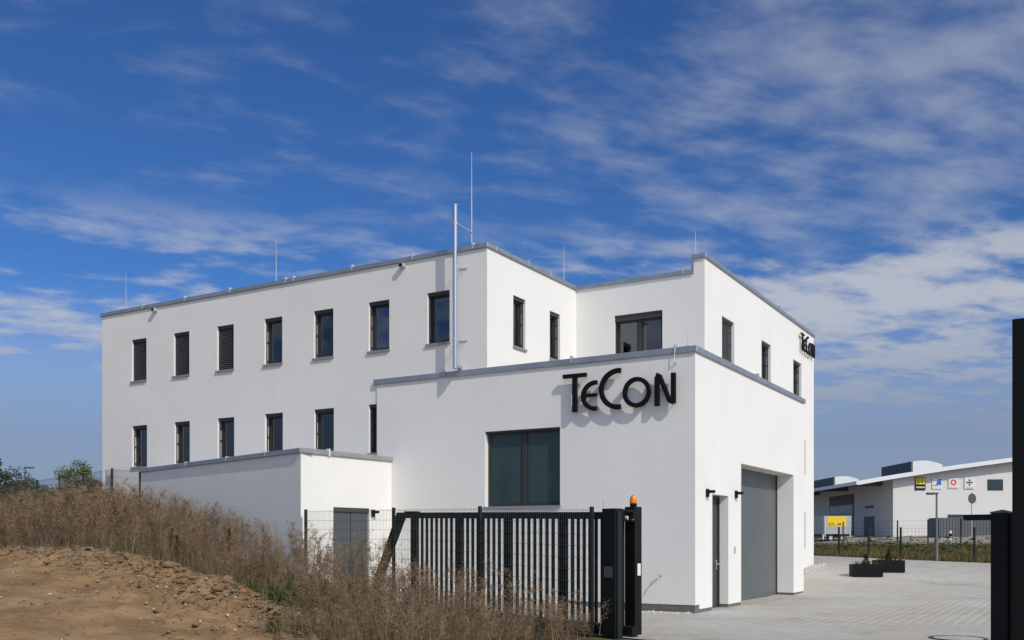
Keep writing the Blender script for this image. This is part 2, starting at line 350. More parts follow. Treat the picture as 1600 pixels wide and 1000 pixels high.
# ---------------------------------------------------------------- pavement
def paving_mat(name, joints):
    m = bpy.data.materials.new(name); m.use_nodes = True; t = m.node_tree; b = t.nodes['Principled BSDF']
    b.inputs['Roughness'].default_value = 0.85; b.inputs['Specular IOR Level'].default_value = 0.25
    g = N(t, 'ShaderNodeNewGeometry'); mp = N(t, 'ShaderNodeMapping'); mp.vector_type = 'POINT'
    t.links.new(g.outputs['Position'], mp.inputs[0])
    v = N(t, 'ShaderNodeVectorRotate'); v.rotation_type = 'Z_AXIS'; v.inputs['Center'].default_value = (CX, CY, 0); v.inputs['Angle'].default_value = -BROT
    t.links.new(g.outputs['Position'], v.inputs['Vector'])
    sp = N(t, 'ShaderNodeSeparateXYZ'); t.links.new(v.outputs[0], sp.inputs[0])
    row = mth(t, 'FLOOR', mth(t, 'DIVIDE', mth(t, 'SUBTRACT', sp.outputs[0], CX), 0.2))
    off = mth(t, 'MULTIPLY', mth(t, 'MODULO', mth(t, 'ABSOLUTE', row), 2.0), 0.15)
    colm = mth(t, 'FLOOR', mth(t, 'DIVIDE', mth(t, 'ADD', mth(t, 'SUBTRACT', sp.outputs[1], CY), off), 0.3))
    cb = N(t, 'ShaderNodeCombineXYZ'); t.links.new(row, cb.inputs[0]); t.links.new(colm, cb.inputs[1])
    wn = N(t, 'ShaderNodeTexWhiteNoise', noise_dimensions='2D'); t.links.new(cb.outputs[0], wn.inputs['Vector'])
    n = N(t, 'ShaderNodeTexNoise', i_Scale=0.35, i_Detail=6, i_Roughness=0.6); t.links.new(g.outputs['Position'], n.inputs['Vector'])
    n2 = N(t, 'ShaderNodeTexNoise', i_Scale=40, i_Detail=3); t.links.new(g.outputs['Position'], n2.inputs['Vector'])
    c1 = N(t, 'ShaderNodeMix', data_type='RGBA'); t.links.new(sstep(t, n.outputs['Fac'], 0.35, 0.62), c1.inputs[0])
    c1.inputs[6].default_value = (0.43, 0.42, 0.385, 1); c1.inputs[7].default_value = (0.40, 0.37, 0.315, 1)
    val = mth(t, 'ADD', mth(t, 'MULTIPLY_ADD', wn.outputs['Value'], 0.07, 0.89), mth(t, 'MULTIPLY', n2.outputs['Fac'], 0.16))
    if joints:
        fx = mth(t, 'FRACT', mth(t, 'DIVIDE', mth(t, 'SUBTRACT', sp.outputs[0], CX), 0.2)); fy = mth(t, 'FRACT', mth(t, 'DIVIDE', mth(t, 'ADD', mth(t, 'SUBTRACT', sp.outputs[1], CY), off), 0.3))
        jx = mth(t, 'GREATER_THAN', fx, 0.03); jy = mth(t, 'GREATER_THAN', fy, 0.02)
        val = mth(t, 'MULTIPLY', val, mth(t, 'MULTIPLY_ADD', mth(t, 'MULTIPLY', jx, jy), 0.25, 0.75))
    n3 = N(t, 'ShaderNodeTexNoise', i_Scale=0.9, i_Detail=8, i_Roughness=0.65); t.links.new(v.outputs[0], n3.inputs['Vector'])
    val = mth(t, 'MULTIPLY', val, mth(t, 'SUBTRACT', 1.04, mth(t, 'MULTIPLY', sstep(t, n3.outputs['Fac'], 0.52, 0.72), 0.22)))
    c2 = N(t, 'ShaderNodeVectorMath', operation='SCALE'); t.links.new(c1.outputs[2], c2.inputs[0]); t.links.new(val, c2.inputs['Scale'])
    t.links.new(c2.outputs[0], b.inputs['Base Color'])
    M[name] = m
paving_mat('paving', True); paving_mat('paver', False)
mat('joint', (0.17, 0.155, 0.13), 0.95)
ls = np.arange(-20.0, 46, 0.5); iis = np.arange(0.15, 75, 0.5)
bm = bmesh.new(); grid = {}
def gv(l, i):
    k = (round(l, 3), round(i, 3))
    if k not in grid:
        x, y = f_world(l, i); grid[k] = bm.verts.new((x, y, tz(x, y) + 0.02))
    return grid[k]
cells = [(a, b) for a in ls for b in iis] + [(a, b) for a in np.arange(10.5, 46, 0.5) for b in np.arange(-15.85, 0.1, 0.5)]
P_all = np.array([f_world(a, b) for a, b in cells])
for (a, b), (x, y) in zip(cells, P_all):
    if -60 < e_dist(x, y) < 1.0 and (a > -2 or (b > 20 and x > 6)): bm.faces.new((gv(a, b), gv(a + .5, b), gv(a + .5, b + .5), gv(a, b + .5)))
bmesh.ops.bisect_plane(bm, geom=bm.verts[:] + bm.edges[:] + bm.faces[:], plane_co=(EA[0], EA[1], 0), plane_no=(EN[0], EN[1], 0), clear_outer=True)
me = bpy.data.meshes.new('pavement'); bm.to_mesh(me); bm.free(); me.materials.append(M['paving'])
me.polygons.foreach_set('use_smooth', [True] * len(me.polygons))
pavement = bpy.data.objects.new('pavement', me); COL.objects.link(pavement); tag(pavement, kind='structure')

# single paving blocks in front of the gate; the nearest are parts of their own
cb, sb = math.cos(BROT), math.sin(BROT)
def b_world(x, y): return CX + x * cb - y * sb, CY + x * sb + y * cb
pv = MB(); h = 0.009
pv.add([(-.147, -.097, 0), (.147, -.097, 0), (.147, .097, 0), (-.147, .097, 0), (-.147, -.097, h - .0025), (.147, -.097, h - .0025), (.147, .097, h - .0025), (-.147, .097, h - .0025),
        (-.141, -.091, h), (.141, -.091, h), (.141, .091, h), (-.141, .091, h)],
       [(0, 1, 5, 4), (1, 2, 6, 5), (2, 3, 7, 6), (3, 0, 4, 7), (4, 5, 9, 8), (5, 6, 10, 9), (6, 7, 11, 10), (7, 4, 8, 11), (8, 9, 10, 11)])
cand = []
MANH = (7.20, 15.75)
for r in range(-60, 75):
    for c in range(-70, 40):
        lx = (r + .5) * 0.2; ly = (c + .5) * 0.3 - (abs(r) % 2) * 0.15
        X, Y = b_world(lx, ly)
        if not (13.4 < Y < 26.5): continue
        px = 800 + X / Y * 1525
        if px < 985 or px > 1580: continue
        l, i = f_local(X, Y)
        if i < 0.3 and l < 10.6: continue
        if lx < 0.12 and ly > -0.12: continue
        if math.hypot(X - MANH[0], Y - MANH[1]) < 0.57: continue
        cand.append((Y, X, lx, ly))
cand.sort()
vis = [c for c in cand if 845 + 1.6 * 1525 / c[0] < 1003]
first = set(id(c) for c in vis[:300])
pmesh = pv.build('paver', 'paver', pavement); tmpl = True
SV = []; SF = []; bv = np.array(pv.v); k = 0
for c in cand:
    Y, X, lx, ly = c; z = tz(X, Y) + 0.0205 - 0.001 + rng.uniform(-.0007, .0007)
    if id(c) in first:
        o = pmesh if tmpl else pmesh.copy()
        if not tmpl: COL.objects.link(o)
        tmpl = False; o.location = (X, Y, z); o.rotation_euler = (rng.normal(0, .0015), rng.normal(0, .0015), BROT + math.pi / 2)
    else:
        a = BROT + math.pi / 2; ca, sa = math.cos(a), math.sin(a)
        V = np.stack([X + bv[:, 0] * ca - bv[:, 1] * sa, Y + bv[:, 0] * sa + bv[:, 1] * ca, z + bv[:, 2]], -1); SV.append(V)
        SF.append(np.array(pv.f) + k); k += len(bv)
o = np_mesh('pavers', np.concatenate(SV), np.concatenate(SF), 'paver', parent=pavement); tag(o, kind='stuff')

mh = empty('manhole_cover', (MANH[0], MANH[1], tz(*MANH) + 0.021)); tag(mh, 'round iron manhole cover set in the paving of the driveway', 'manhole cover')
m_ = MB(); m_.lathe([(0.375, 0), (0.375, .010), (0.37, .011), (0.0, .011)], 32); m_.build('lid', 'paver', mh)
m_ = MB(); n = 32; vs = []
for r_, z_ in ((.44, 0), (.44, .014), (.385, .014), (.385, 0)): vs += [(r_ * math.cos(2 * math.pi * q / n), r_ * math.sin(2 * math.pi * q / n), z_) for q in range(n)]
m_.add(vs, [(j * n + q, j * n + (q + 1) % n, ((j + 1) % 4) * n + (q + 1) % n, ((j + 1) % 4) * n + q) for j in range(4) for q in range(n)]); m_.build('frame', 'iron', mh)

# ---------------------------------------------------------------- the office building
B = empty('office_building', (CX, CY, 0), BROT)
tag(B, 'white rendered flat-roofed office building with dark windows and a grey garage door', 'building')
def mapA(plane): return lambda a, d, z: (a, plane + d, z)
def mapB(plane): return lambda a, d, z: (plane - d, a, z)
def wall(name, mp, a0, a1, z0, z1, t, holes, m='render', parent=B):
    A_ = sorted({a0, a1, *[h[0] for h in holes], *[h[1] for h in holes]}); Zs = sorted({z0, z1, *[h[2] for h in holes], *[h[3] for h in holes]})
    inside = lambda a, z: any(h[0] < a < h[1] and h[2] < z < h[3] for h in holes)
    mb = MB(mp); solid = {}
    for i in range(len(A_) - 1):
        for j in range(len(Zs) - 1): solid[i, j] = not inside((A_[i] + A_[i + 1]) / 2, (Zs[j] + Zs[j + 1]) / 2)
    for (i, j), s_ in solid.items():
        if not s_: continue
        p, q, r_, u = A_[i], A_[i + 1], Zs[j], Zs[j + 1]
        for d in (0, t): mb.add([(p, d, r_), (q, d, r_), (q, d, u), (p, d, u)], [(0, 1, 2, 3)])
        if not solid.get((i - 1, j)): mb.add([(p, 0, r_), (p, t, r_), (p, t, u), (p, 0, u)], [(0, 1, 2, 3)])
        if not solid.get((i + 1, j)): mb.add([(q, 0, r_), (q, t, r_), (q, t, u), (q, 0, u)], [(0, 1, 2, 3)])
        if not solid.get((i, j - 1)): mb.add([(p, 0, r_), (q, 0, r_), (q, t, r_), (p, t, r_)], [(0, 1, 2, 3)])
        if not solid.get((i, j + 1)): mb.add([(p, 0, u), (q, 0, u), (q, t, u), (p, t, u)], [(0, 1, 2, 3)])
    return mb.build(name, m, parent)
def window(mp, a0, a1, z0, z1, kind='clear', dep=0.14, rail=True, leaves=1, blind=None, sill=True, parent=B, flip=1, name='window', head=0.09):
    f = MB(mp); w_ = 0.062; d0, d1 = dep, dep + 0.07
    zt = z1 - head
    f.box(a0, a0 + w_, d0, d1, z0, z1); f.box(a1 - w_, a1, d0, d1, z0, z1); f.box(a0 + w_, a1 - w_, d0, d1, z0, z0 + w_); f.box(a0 + w_, a1 - w_, d0, d1, zt - w_ * .6, z1)
    for q in range(1, leaves):
        c = a0 + (a1 - a0) * q / leaves; f.box(c - .055, c + .055, d0 - .006, d1, z0 + w_, zt - w_ * .6)
    # sash profile set back
    for q in range(leaves):
        b0 = a0 + (a1 - a0) * q / leaves + w_; b1 = a0 + (a1 - a0) * (q + 1) / leaves - w_
        f.box(b0, b0 + .04, d0 + .018, d1, z0 + w_, zt - w_ * .6); f.box(b1 - .04, b1, d0 + .018, d1, z0 + w_, zt - w_ * .6)
        f.box(b0 + .04, b1 - .04, d0 + .018, d1, z0 + w_, z0 + w_ + .045)
    o = f.build(name, 'frame', parent, bevel=0.004)
    for q in range(leaves):
        b0 = a0 + (a1 - a0) * q / leaves + w_ + .02; b1 = a0 + (a1 - a0) * (q + 1) / leaves - w_ - .02
        MB(mp).box(b0, b1, d0 + .035, d0 + .055, z0 + w_, zt - w_ * .5).build('pane', 'glass' if kind == 'clear' else kind, o)
    if sill:
        s_ = MB(mp); s_.box(a0 - .03, a1 + .03, -.045, dep - .002, z0 - .028, z0 + .004); s_.box(a0 - .03, a1 + .03, -.048, -.045, z0 - .05, z0 + .004); s_.build('sill', 'sill', o)
    if rail:
        for e in (a0 + .022, a1 - .022):
            g = MB(mp); g.box(e - .011, e + .011, dep - .075, dep - .05, z0 + .01, z1 - .01)
            for zz in (z0 + .12, (z0 + z1) / 2, z1 - .3): g.box(e - .009, e + .009, dep - .05, dep, zz - .018, zz + .018)
            g.build('guide_rail', 'frame', o)
    bx = MB(mp).box(a0 + .004, a1 - .004, dep - .10, dep - .012, z1 - head, z1 - .004).build('blind_box', 'frame', o)
    if blind:
        s_ = MB(mp); zz = z1 - head - .03
        while zz > z0 + .03:
            s_.add([(a0 + .03, dep - .080, zz - .024), (a1 - .03, dep - .080, zz - .024), (a1 - .03, dep - .048, zz + .027), (a0 + .03, dep - .048, zz + .027),
                    (a0 + .03, dep - .077, zz - .027), (a1 - .03, dep - .077, zz - .027), (a1 - .03, dep - .045, zz + .024), (a0 + .03, dep - .045, zz + .024)],
                   [(0, 1, 2, 3), (4, 5, 6, 7), (0, 1, 5, 4), (2, 3, 7, 6)]); zz -= 0.058
        s_.box(a0 + .03, a1 - .03, dep - .09, dep - .02, z0 + .008, z0 + .03)
        tag(s_.build('blind', blind, o), kind='stuff')
    return o

T = 0.30
up = [(18.547, 17.858), (16.617, 15.93), (14.748, 14.06), (12.838, 12.15), (10.98, 10.28), (9.058, 8.37), (7.155, 6.465)]
lo = [(18.526, 17.83), (16.586, 15.91), (14.727, 14.04), (12.818, 12.13), (10.967, 10.26), (9.058, 8.772)]
UZ0, UZ1, LZ0, LZ1 = 6.60, 7.91, 3.91, 5.205
holes1 = [(-a, -b, UZ0, UZ1) for a, b in up[:5]] + [(-a, -b, LZ0, LZ1) for a, b in lo]
mA = mapA(0.0); HT = 8.80
wall('front_wall', mA, -19.98, -9.30, -.4, HT, T, [h for h in holes1 if h[0] < -9.3])
wall('front_wall', mA, -9.30, -8.758, -.4, 5.55, T, [(-9.058, -8.772, LZ0, LZ1)])
wall('front_wall', mA, -9.30, -5.356, 5.55, HT, T, [(-9.058, -8.37, UZ0, UZ1), (-7.155, -6.465, UZ0, UZ1)])
for k, (a, b) in enumerate(up): window(mA, -a, -b, UZ0, UZ1, blind='blind' if k < 3 else None)
for k, (a, b) in enumerate(lo):
    o = window(mA, -a, -b, LZ0, LZ1)
    if k == 0: MB(mA).box(-b - .30, -b - .07, .26, .28, LZ0 + .05, LZ1 - .1).build('curtain', 'curtain', o)
mBm = mapB(-5.356)
wall('side_wall', mBm, T, 4.807, 5.45, HT, T, [(1.264, 1.889, UZ0, UZ1), (3.225, 3.823, UZ0, UZ1)])
for a, b in ((1.264, 1.889), (3.225, 3.823)): window(mBm, a, b, UZ0, UZ1)
mW = mapA(4.807)
wall('wing_front_wall', mW, -5.356, -1.803, 5.45, HT, T, [(-4.146, -2.707, 5.72, 7.93)])
window(mW, -4.146, -2.707, 5.72, 7.93, leaves=2, sill=False, head=0.17, name='terrace_door')
mWB = mapB(-1.503)
ww = [(6.23, 7.32), (10.05, 11.08), (13.84, 14.93)]
wall('wing_side_wall', mWB, 4.807, 16.74, 0.3, 9.18, T, [(a, b, UZ0, UZ1) for a, b in ww])
for k, (a, b) in enumerate(ww): window(mWB, a, b, UZ0, UZ1, blind='blind_sunlit' if k == 0 else None, dep=0.16)
# hidden sides, roof and floors
MB().box(-19.98, -19.68, T, 16.44, -.4, HT).build('end_wall', 'render', B)
MB().box(-19.98, -1.503 - T, 16.44, 16.74, -.4, HT).build('back_wall', 'render', B)
rf = MB(); rf.box(-19.68, -5.656, T, 5.107, 8.35, 8.55); rf.box(-19.68, -1.803, 5.107, 16.44, 8.35, 8.55); rf.build('roof', 'zinc_warm', B)
for zf in (5.50, 2.8):
    fl = MB(); fl.box(-19.68, -5.656 if zf > 5 else -8.80, T, 5.107, zf - .22, zf); fl.box(-19.68, -1.803, 5.107, 16.44, zf - .22, zf); fl.build('floor_slab', 'inside', B)
pt = MB(); pt.box(-19.6, -5.7, 5.2, 5.3, 5.5, 8.34); pt.box(-19.6, -8.8, 5.2, 5.3, 2.8, 5.27)
for q in (17.3, 15.4, 13.5, 11.6, 9.7): pt.box(-q - .05, -q + .05, .31, 5.19, 5.51, 8.34); pt.box(-q - .05, -q + .05, .31, 5.19, 2.81, 5.27)
pt.box(-7.8, -7.7, .31, 5.19, 5.51, 8.34); pt.box(-5.5, -1.9, 9.2, 9.3, 5.51, 8.34); pt.box(-5.7, -5.6, 5.31, 16.4, 5.51, 8.34)
pt.build('partition', 'inside', B)

# garage block
mM = mapA(-0.03); MT = 5.70
wall('garage_front_wall', mM, -8.758, 0.0, 0.20, MT, 0.27, [(-5.40, -3.316, 2.43, 4.275)])
window(mM, -5.40, -3.316, 2.43, 4.275, kind='teal_glass', leaves=2, rail=False, dep=0.15, head=0.05)
mG = mapB(0.0)
DY0, DY1, DZ = 1.083, 2.218, 2.66; GY0, GY1, GZ = 3.20, 8.111, 3.50
wall('garage_side_wall', mG, 0.24, 9.26, 0.20, MT, 0.55, [(DY0, DY1, 0.10, DZ), (GY0, GY1, 0.10, GZ)])
MB().box(-1.503, -.55, 8.96, 9.26, 0.0, MT).build('garage_back_wall', 'render', B)
pl = MB()
pl.box(-8.758, -.012, -.018, .2, -.4, .2); pl.build('plinth', 'plinth', B)
for a, b in ((.2, DY0), (DY1, GY0), (GY1, 9.248)):
    MB().box(-.54, -.012, a + (.012 if a > 1 else 0), b - (.012 if b < 9 else 0), -.4, .2).build('plinth', 'plinth', B)
# door and garage door in their recesses
dr = MB(mG).box(DY0 + .0, DY1 - .0, .25, .31, 0.0, DZ).build('door', 'door_dark', B)
fr = MB(mG); fr.box(DY0, DY0 + .06, .21, .25, 0, DZ); fr.box(DY1 - .06, DY1, .21, .25, 0, DZ); fr.box(DY0 + .06, DY1 - .06, .21, .25, DZ - .06, DZ); fr.build('door_frame', 'frame', dr)
hd = MB(mG); hd.tube((DY1 - .13, .25, 1.05), (DY1 - .13, .17, 1.05), .012); hd.tube((DY1 - .13, .17, 1.05), (DY1 - .28, .17, 1.05), .012); hd.box(DY1 - .155, DY1 - .105, .242, .25, .93, 1.15); hd.build('door_handle', 'galv', dr)
gd = empty('garage_door', parent=B)
g0 = MB(mG); zz = 0.02; npan = 6; ph = (GZ - .02) / npan
for k in range(npan):
    MB(mG).box(GY0 + .05, GY1 - .05, .50, .545, zz + .0004, zz + ph - .0004).build('panel', 'door', gd); zz += ph
fr = MB(mG); fr.box(GY0 + .0, GY0 + .05, .47, .546, 0, GZ); fr.box(GY1 - .05, GY1, .47, .546, 0, GZ); fr.box(GY0 + .05, GY1 - .05, .53, .548, 0, GZ); fr.build('door_frame', 'frame', gd)
MB(mG).box(2.64, 2.72, -.02, .0, 1.30, 1.46).build('bell_plate', 'galv', B)
# roof of the garage block
rf = MB(); rf.box(-5.36, -.56, .24, 4.80, 5.35, 5.47); rf.box(-1.50, -.56, 4.80, 8.95, 5.35, 5.47); rf.build('terrace_roof', 'zinc_warm', B)

# metal copings
def coping(pts_box, name='coping', m='zinc', joints=None):
    o = MB().box(*pts_box).build(name, m, B, bevel=0.012)
    return o
OV = 0.05
c = coping((-20.03, -5.356 + OV, -OV, .36, HT, 8.92))
def clips(par, along, fixed, zt, vals, m='galv'):
    for v in vals:
        mb = MB()
        if along == 'x': mb.box(v - .018, v + .018, fixed - .012, fixed + .10, zt - .10, zt + .06)
        else: mb.box(fixed - .10, fixed + .012, v - .018, v + .018, zt - .10, zt + .06)
        mb.build('coping_clip', m, par)
clips(c, 'x', -OV, 8.92, (-18.0, -16.1, -14.2, -12.0, -11.7, -9.6, -7.6, -5.75))
c = coping((-5.356 - .36, -5.356 + OV, .36, 4.807 - OV, HT, 8.918)); clips(c, 'y', -5.356 + OV, 8.918, (2.0, 3.2))
c = coping((-5.716, -1.803 - .06, 4.807 - OV, 5.167, HT, 8.916)); clips(c, 'x', 4.757, 8.916, (-2.1,))
c = coping((-1.863, -1.503 + OV, 4.757, 16.79, 9.18, 9.30)); clips(c, 'y', -1.453, 9.30, (7.8, 12.0))
MB().box(-1.863, -1.803, 4.757, 5.167, 8.80, 9.18).build('coping_end', 'zinc', B)
c = coping((-8.84, OV, -.03 - OV, -.001, MT, 5.84)); clips(c, 'x', -.08, 5.84, (-6.6, -3.0, -.45))
coping((-5.30, OV, 0.0, .32, MT, 5.838))
c = coping((-.36, OV, .32, 9.31, MT, 5.836)); clips(c, 'y', OV, 5.836, (4.5,))
coping((-19.98, -1.803, 16.40, 16.79, HT, 8.914)); coping((-20.03, -19.64, .36, 16.40, HT, 8.912))
coping((-1.503, -.36, 8.93, 9.31, MT, 5.834))
# two square rain spouts under the main coping
for x in (-17.41, -7.90):
    r_ = MB(); r_.box(x - .07, x + .07, -.14, 0, 8.66, 8.76); sp_ = r_.build('rain_spout', 'galv', B, bevel=.006)
    MB().box(x - .052, x + .052, -.144, -.138, 8.672, 8.748).build('spout_mouth', 'black', sp_)
# slim upright metal strips on the rear wing wall
for z0, z1 in ((3.98, 5.25), (1.32, 2.64)): MB(mWB).box(15.36, 15.40, -.03, 0, z0, z1).build('wall_strip', 'galv', B)

# ---------------------------------------------------------------- stainless flue, rods, lamps, tap
fl = empty('flue_pipe', *[(lambda p: (p[0], p[1], 5.85))(b_world(-6.113, -.28))], BROT)
tag(fl, 'tall polished steel flue pipe running up the front wall past the roof', 'flue')
m_ = MB(); m_.lathe([(.058, 0), (.058, 4.0), (.05, 4.0), (.05, 4.01), (.066, 4.01), (.066, 4.05), (.045, 4.06)], 18); m_.build('pipe', 'steel', fl)
for z in (1.35, 2.65): MB().lathe([(.0615, z), (.0615, z + .05)], 18).build('joint_band', 'steel', fl)
m_ = MB(); m_.tube((0, 0.0, .06), (0, .28, .06), .05); m_.build('wall_outlet', 'steel', fl)
for z in (.72, 2.52):
    m_ = MB(); m_.tube((-.05, .04, z), (-.03, .285, z), .010, n=6); m_.tube((.05, .04, z), (.14, .285, z), .010, n=6); m_.lathe([(.066, z - .02), (.066, z + .02)], 16)
    m_.box(-.06, .18, .272, .281, z - .025, z + .025); m_.build('bracket', 'galv', fl)
m_ = MB(); m_.tube((.05, .02, 3.58), (.19, .50, 3.47), .012, n=6); m_.lathe([(.066, 3.56), (.066, 3.61)], 16); m_.build('stay', 'galv', fl)
def rod(x, y, z0, z1, lab, r=.011):
    X, Y = b_world(x, y); o = empty('lightning_rod', (X, Y, z0), BROT); tag(o, lab, 'lightning rod', 'lightning rods on the roofs')
    H_ = z1 - z0; MB().tube((0, 0, 0), (0, 0, H_ * .5), r, r, 6).tube((0, 0, H_ * .5), (0, 0, H_), r * .8, r * .35, 6).build('rod', 'galv', o)
    MB().box(-.06, .06, -.06, .06, -.005, .05).build('foot', 'galv', o, bevel=.01)
rod(-19.06, .18, 8.92, 10.18, 'thin lightning rod at the far end of the long roof edge')
rod(-12.56, .18, 8.92, 10.18, 'thin lightning rod midway along the long roof edge')
rod(-5.95, .22, 8.92, 11.34, 'tallest lightning rod, standing behind the steel flue', .014)
rod(-5.55, 4.43, 8.918, 10.0, 'thin lightning rod above the corner where side wall meets the wing')
rod(-1.80, 4.92, 9.30, 9.98, 'thin lightning rod on the raised step of the wing parapet')
rod(-.24, .16, 5.838, 6.2, 'short lightning rod on the corner of the lower garage roof', .008)
cw = empty('earth_wire', (*b_world(-.45, -.03), 0), BROT); tag(cw, 'bent white earthing wire hanging from the garage coping above the sign', 'earth wire')
MB().tube((0, -.06, 5.83), (0, -.07, 5.52), .008, n=6).build('drop_wire', 'white_pl', cw); MB().tube((0, -.07, 5.52), (.02, -.001, 5.49), .012, n=6).build('clamp', 'galv', cw)
def wall_lamp(X, Y, z, rz, lab):
    o = empty('wall_lamp', (X, Y, z), rz); tag(o, lab, 'wall lamp')
    MB().box(-.06, .06, -.05, 0, -.09, .09).build('backplate', 'black', o, bevel=.006)
    MB().box(-.055, .055, -.19, -.05, .0, .06).build('head', 'black', o, bevel=.008)
    MB().box(-.04, .04, -.18, -.07, -.006, 0).build('lens', 'plate', o)
wall_lamp(*b_world(0, .70), 2.67, BROT + R(90), 'small black wall lamp between the building corner and the narrow door')
wall_lamp(*b_world(0, 2.75), 2.72, BROT + R(90), 'small black wall lamp between the narrow door and the garage door')
tp = empty('water_tap', (*b_world(-.79, -.03), .83), BROT); tag(tp, 'small metal water tap on the white wall beside the gate', 'tap')
MB().tube((0, 0, 0), (0, -.16, 0), .014, n=8).tube((0, -.15, 0), (0, -.18, -.07), .012, n=8).build('spout', 'galv', tp)
MB().lathe([(.03, .02), (.034, .03), (.012, .045)], 10, (0, -.09)).build('handle', 'galv', tp); MB().tube((0, 0, 0), (0, -.012, 0), .03, n=12).build('rosette', 'galv', tp)

# ---------------------------------------------------------------- the two lettered signs
def stroke(mb, pts, wd, t0, t1, closed=False):
    P = [Vector(p) for p in pts]; n = len(P); Lp = []; Rp = []
    for i in range(n):
        a = P[i - 1] if (i or closed) else P[i]; b = P[(i + 1) % n] if (i < n - 1 or closed) else P[i]
        d = (b - a).normalized(); nn = Vector((-d.y, d.x)); Lp.append(P[i] + nn * wd / 2); Rp.append(P[i] - nn * wd / 2)
    vs = [(p.x, t, p.y) for t in (t0, t1) for q in (Lp, Rp) for p in q]
    fs = []
    for i in range(n if closed else n - 1):
        j = (i + 1) % n
        fs += [(i, j, n + j, n + i), (2 * n + i, 3 * n + i, 3 * n + j, 2 * n + j), (i, 2 * n + i, 2 * n + j, j), (n + i, n + j, 3 * n + j, 3 * n + i)]
    if not closed: fs += [(0, n, 3 * n, 2 * n), (n - 1, 3 * n - 1, 4 * n - 1, 2 * n - 1)]
    mb.add(vs, fs)
def arc(cx, cz, rx, rz, a0, a1, n=28): return [(cx + rx * math.cos(R(a0 + (a1 - a0) * k / n)), cz + rz * math.sin(R(a0 + (a1 - a0) * k / n))) for k in range(n + 1)]
def sign(loc, rz, sc, stand, lab):
    o = empty('letter_sign', loc, rz); tag(o, lab, 'sign'); o.scale = (sc, sc, sc)
    s0, s1 = -stand - .05, -stand + .02; wd = .098
    def L_(strokes, pins):
        mb = MB()
        for st in strokes: stroke(mb, st[0], st[1] if len(st) > 1 else wd, s0 + 0.0004 * strokes.index(st), s1, st[2] if len(st) > 2 else False)
        q = mb.build('letter', 'black', o, bevel=.004)
        p = MB()
        for x, z in pins: p.tube((x, s1, z), (x, 0, z), .006, n=6)
        p.build('pin', 'galv', q)
    # coordinates in metres from the lower left of the T's bar
    L_([([(0, .84), (.604, .84)], .092), ([(.305, .795), (.305, 0)], .118)], [(.06, .82), (.54, .82), (.305, .06)])
    L_([(arc(.83, .345, .31, .297, 82, 278),), ([(.53, .36), (.87, .36)], .075)], [(.56, .45), (.8, .06)])
    L_([(arc(1.405, .455, .425, .41, 82, 278, 34), .11)], [(1.02, .6), (1.4, .06), (1.42, .85)])
    L_([(arc(1.85, .34, .288, .292, 0, 350, 35), .098, True)], [(1.6, .4), (2.1, .4)])
    L_([([(2.335, .0), (2.335, .64)], .11), ([(2.315, .69), (2.39, .66), (2.63, .09), (2.72, .05)], .10), ([(2.715, .03), (2.715, .70)], .105)], [(2.335, .3), (2.715, .05), (2.715, .6)])
    return o
sign((*b_world(-3.165, -.03), 4.57), BROT, 1.0, .115, 'large black TeCon letters on the garage wall above the wide window')
sign((*b_world(-1.503, 14.50), 8.33), BROT + R(90), .70, .13, 'smaller black TeCon letters high on the far wing wall')

# ---------------------------------------------------------------- annex standing on the boundary
AN = empty('annex_building', (FX, FY, 0)); tag(AN, 'low white annex with shaded wall, grey coping and steel door', 'building')
K = Vector((0, 0)); J = Vector((1.827, 2.581)); Lf = Vector((-6.248, 6.575)); BK = Vector((-4.9, 7.45))
AT = 3.66; poly = [K, J - (J - K).normalized() * .012, BK, Lf]
# face with the door
dj = (J - K).normalized(); nj = Vector((dj.y, -dj.x))       # outward to the right
dl = (Lf - K).normalized(); nl = Vector((dl.y, -dl.x)); nl = nl if nl.y < 0 else -nl
def mapP(o, d, n_): return lambda a, dp, z: (o.x + d.x * a - n_.x * dp, o.y + d.y * a - n_.y * dp, z)
mJ = mapP(K, dj, nj); mL = mapP(K, dl, nl)
wall('door_wall', mJ, .06, (J - K).length - .012, -.1, AT, .25, [(1.05, 2.30, .0, 2.42)], parent=AN)
LL = (Lf - K).length
wall('boundary_wall', mL, .06, LL, -.1, AT, .25, [], parent=AN)
q1 = K + dj * .06; q2 = q1 - nj * .22; q4 = K + dl * .06; q3 = q4 - nl * .22
ck = MB(); ck.prism([(p.x, p.y) for p in (K, q1, q2, q3, q4)], -.1, AT, lambda a, b, t: (a, b, t)); ck.build('corner_wall', 'render', AN)
ef = MB(); ef.prism([(Lf.x, Lf.y), (BK.x, BK.y), (BK.x + .2, BK.y - .15), (Lf.x + .25, Lf.y - .2)], -.1, AT, lambda a, b, t: (a, b, t)); ef.build('end_wall', 'render', AN)
rf = MB(); rf.prism([(K.x + .05, K.y + .35), (J.x - .2, J.y), (BK.x, BK.y - .1), (Lf.x + .3, Lf.y - .1)], AT - .25, AT - .1, lambda a, b, t: (a, b, t)); rf.build('roof', 'zinc_warm', AN)
MB(mJ).box(.02, (J - K).length - .02, -.05, .34, AT, 3.78).build('coping', 'zinc_warm', AN, bevel=.01)
MB(mL).box(-.03, LL + .05, -.05, .34, AT, 3.777).build('coping', 'zinc', AN, bevel=.01)
for k in (1.6, 3.6, 6.0): MB(mL).box(k - .018, k + .018, -.06, .05, AT + .02, 3.80).build('coping_clip', 'galv', AN)
MB(mJ).box(.85, .89, -.062, .05, AT - .02, 3.82).build('coping_clip', 'white_pl', AN)
d_ = empty('steel_door', parent=AN)
MB(mJ).box(1.05, 2.30, .06, .10, 0, .0 + 2.40).build('frame', 'door_dark', d_)
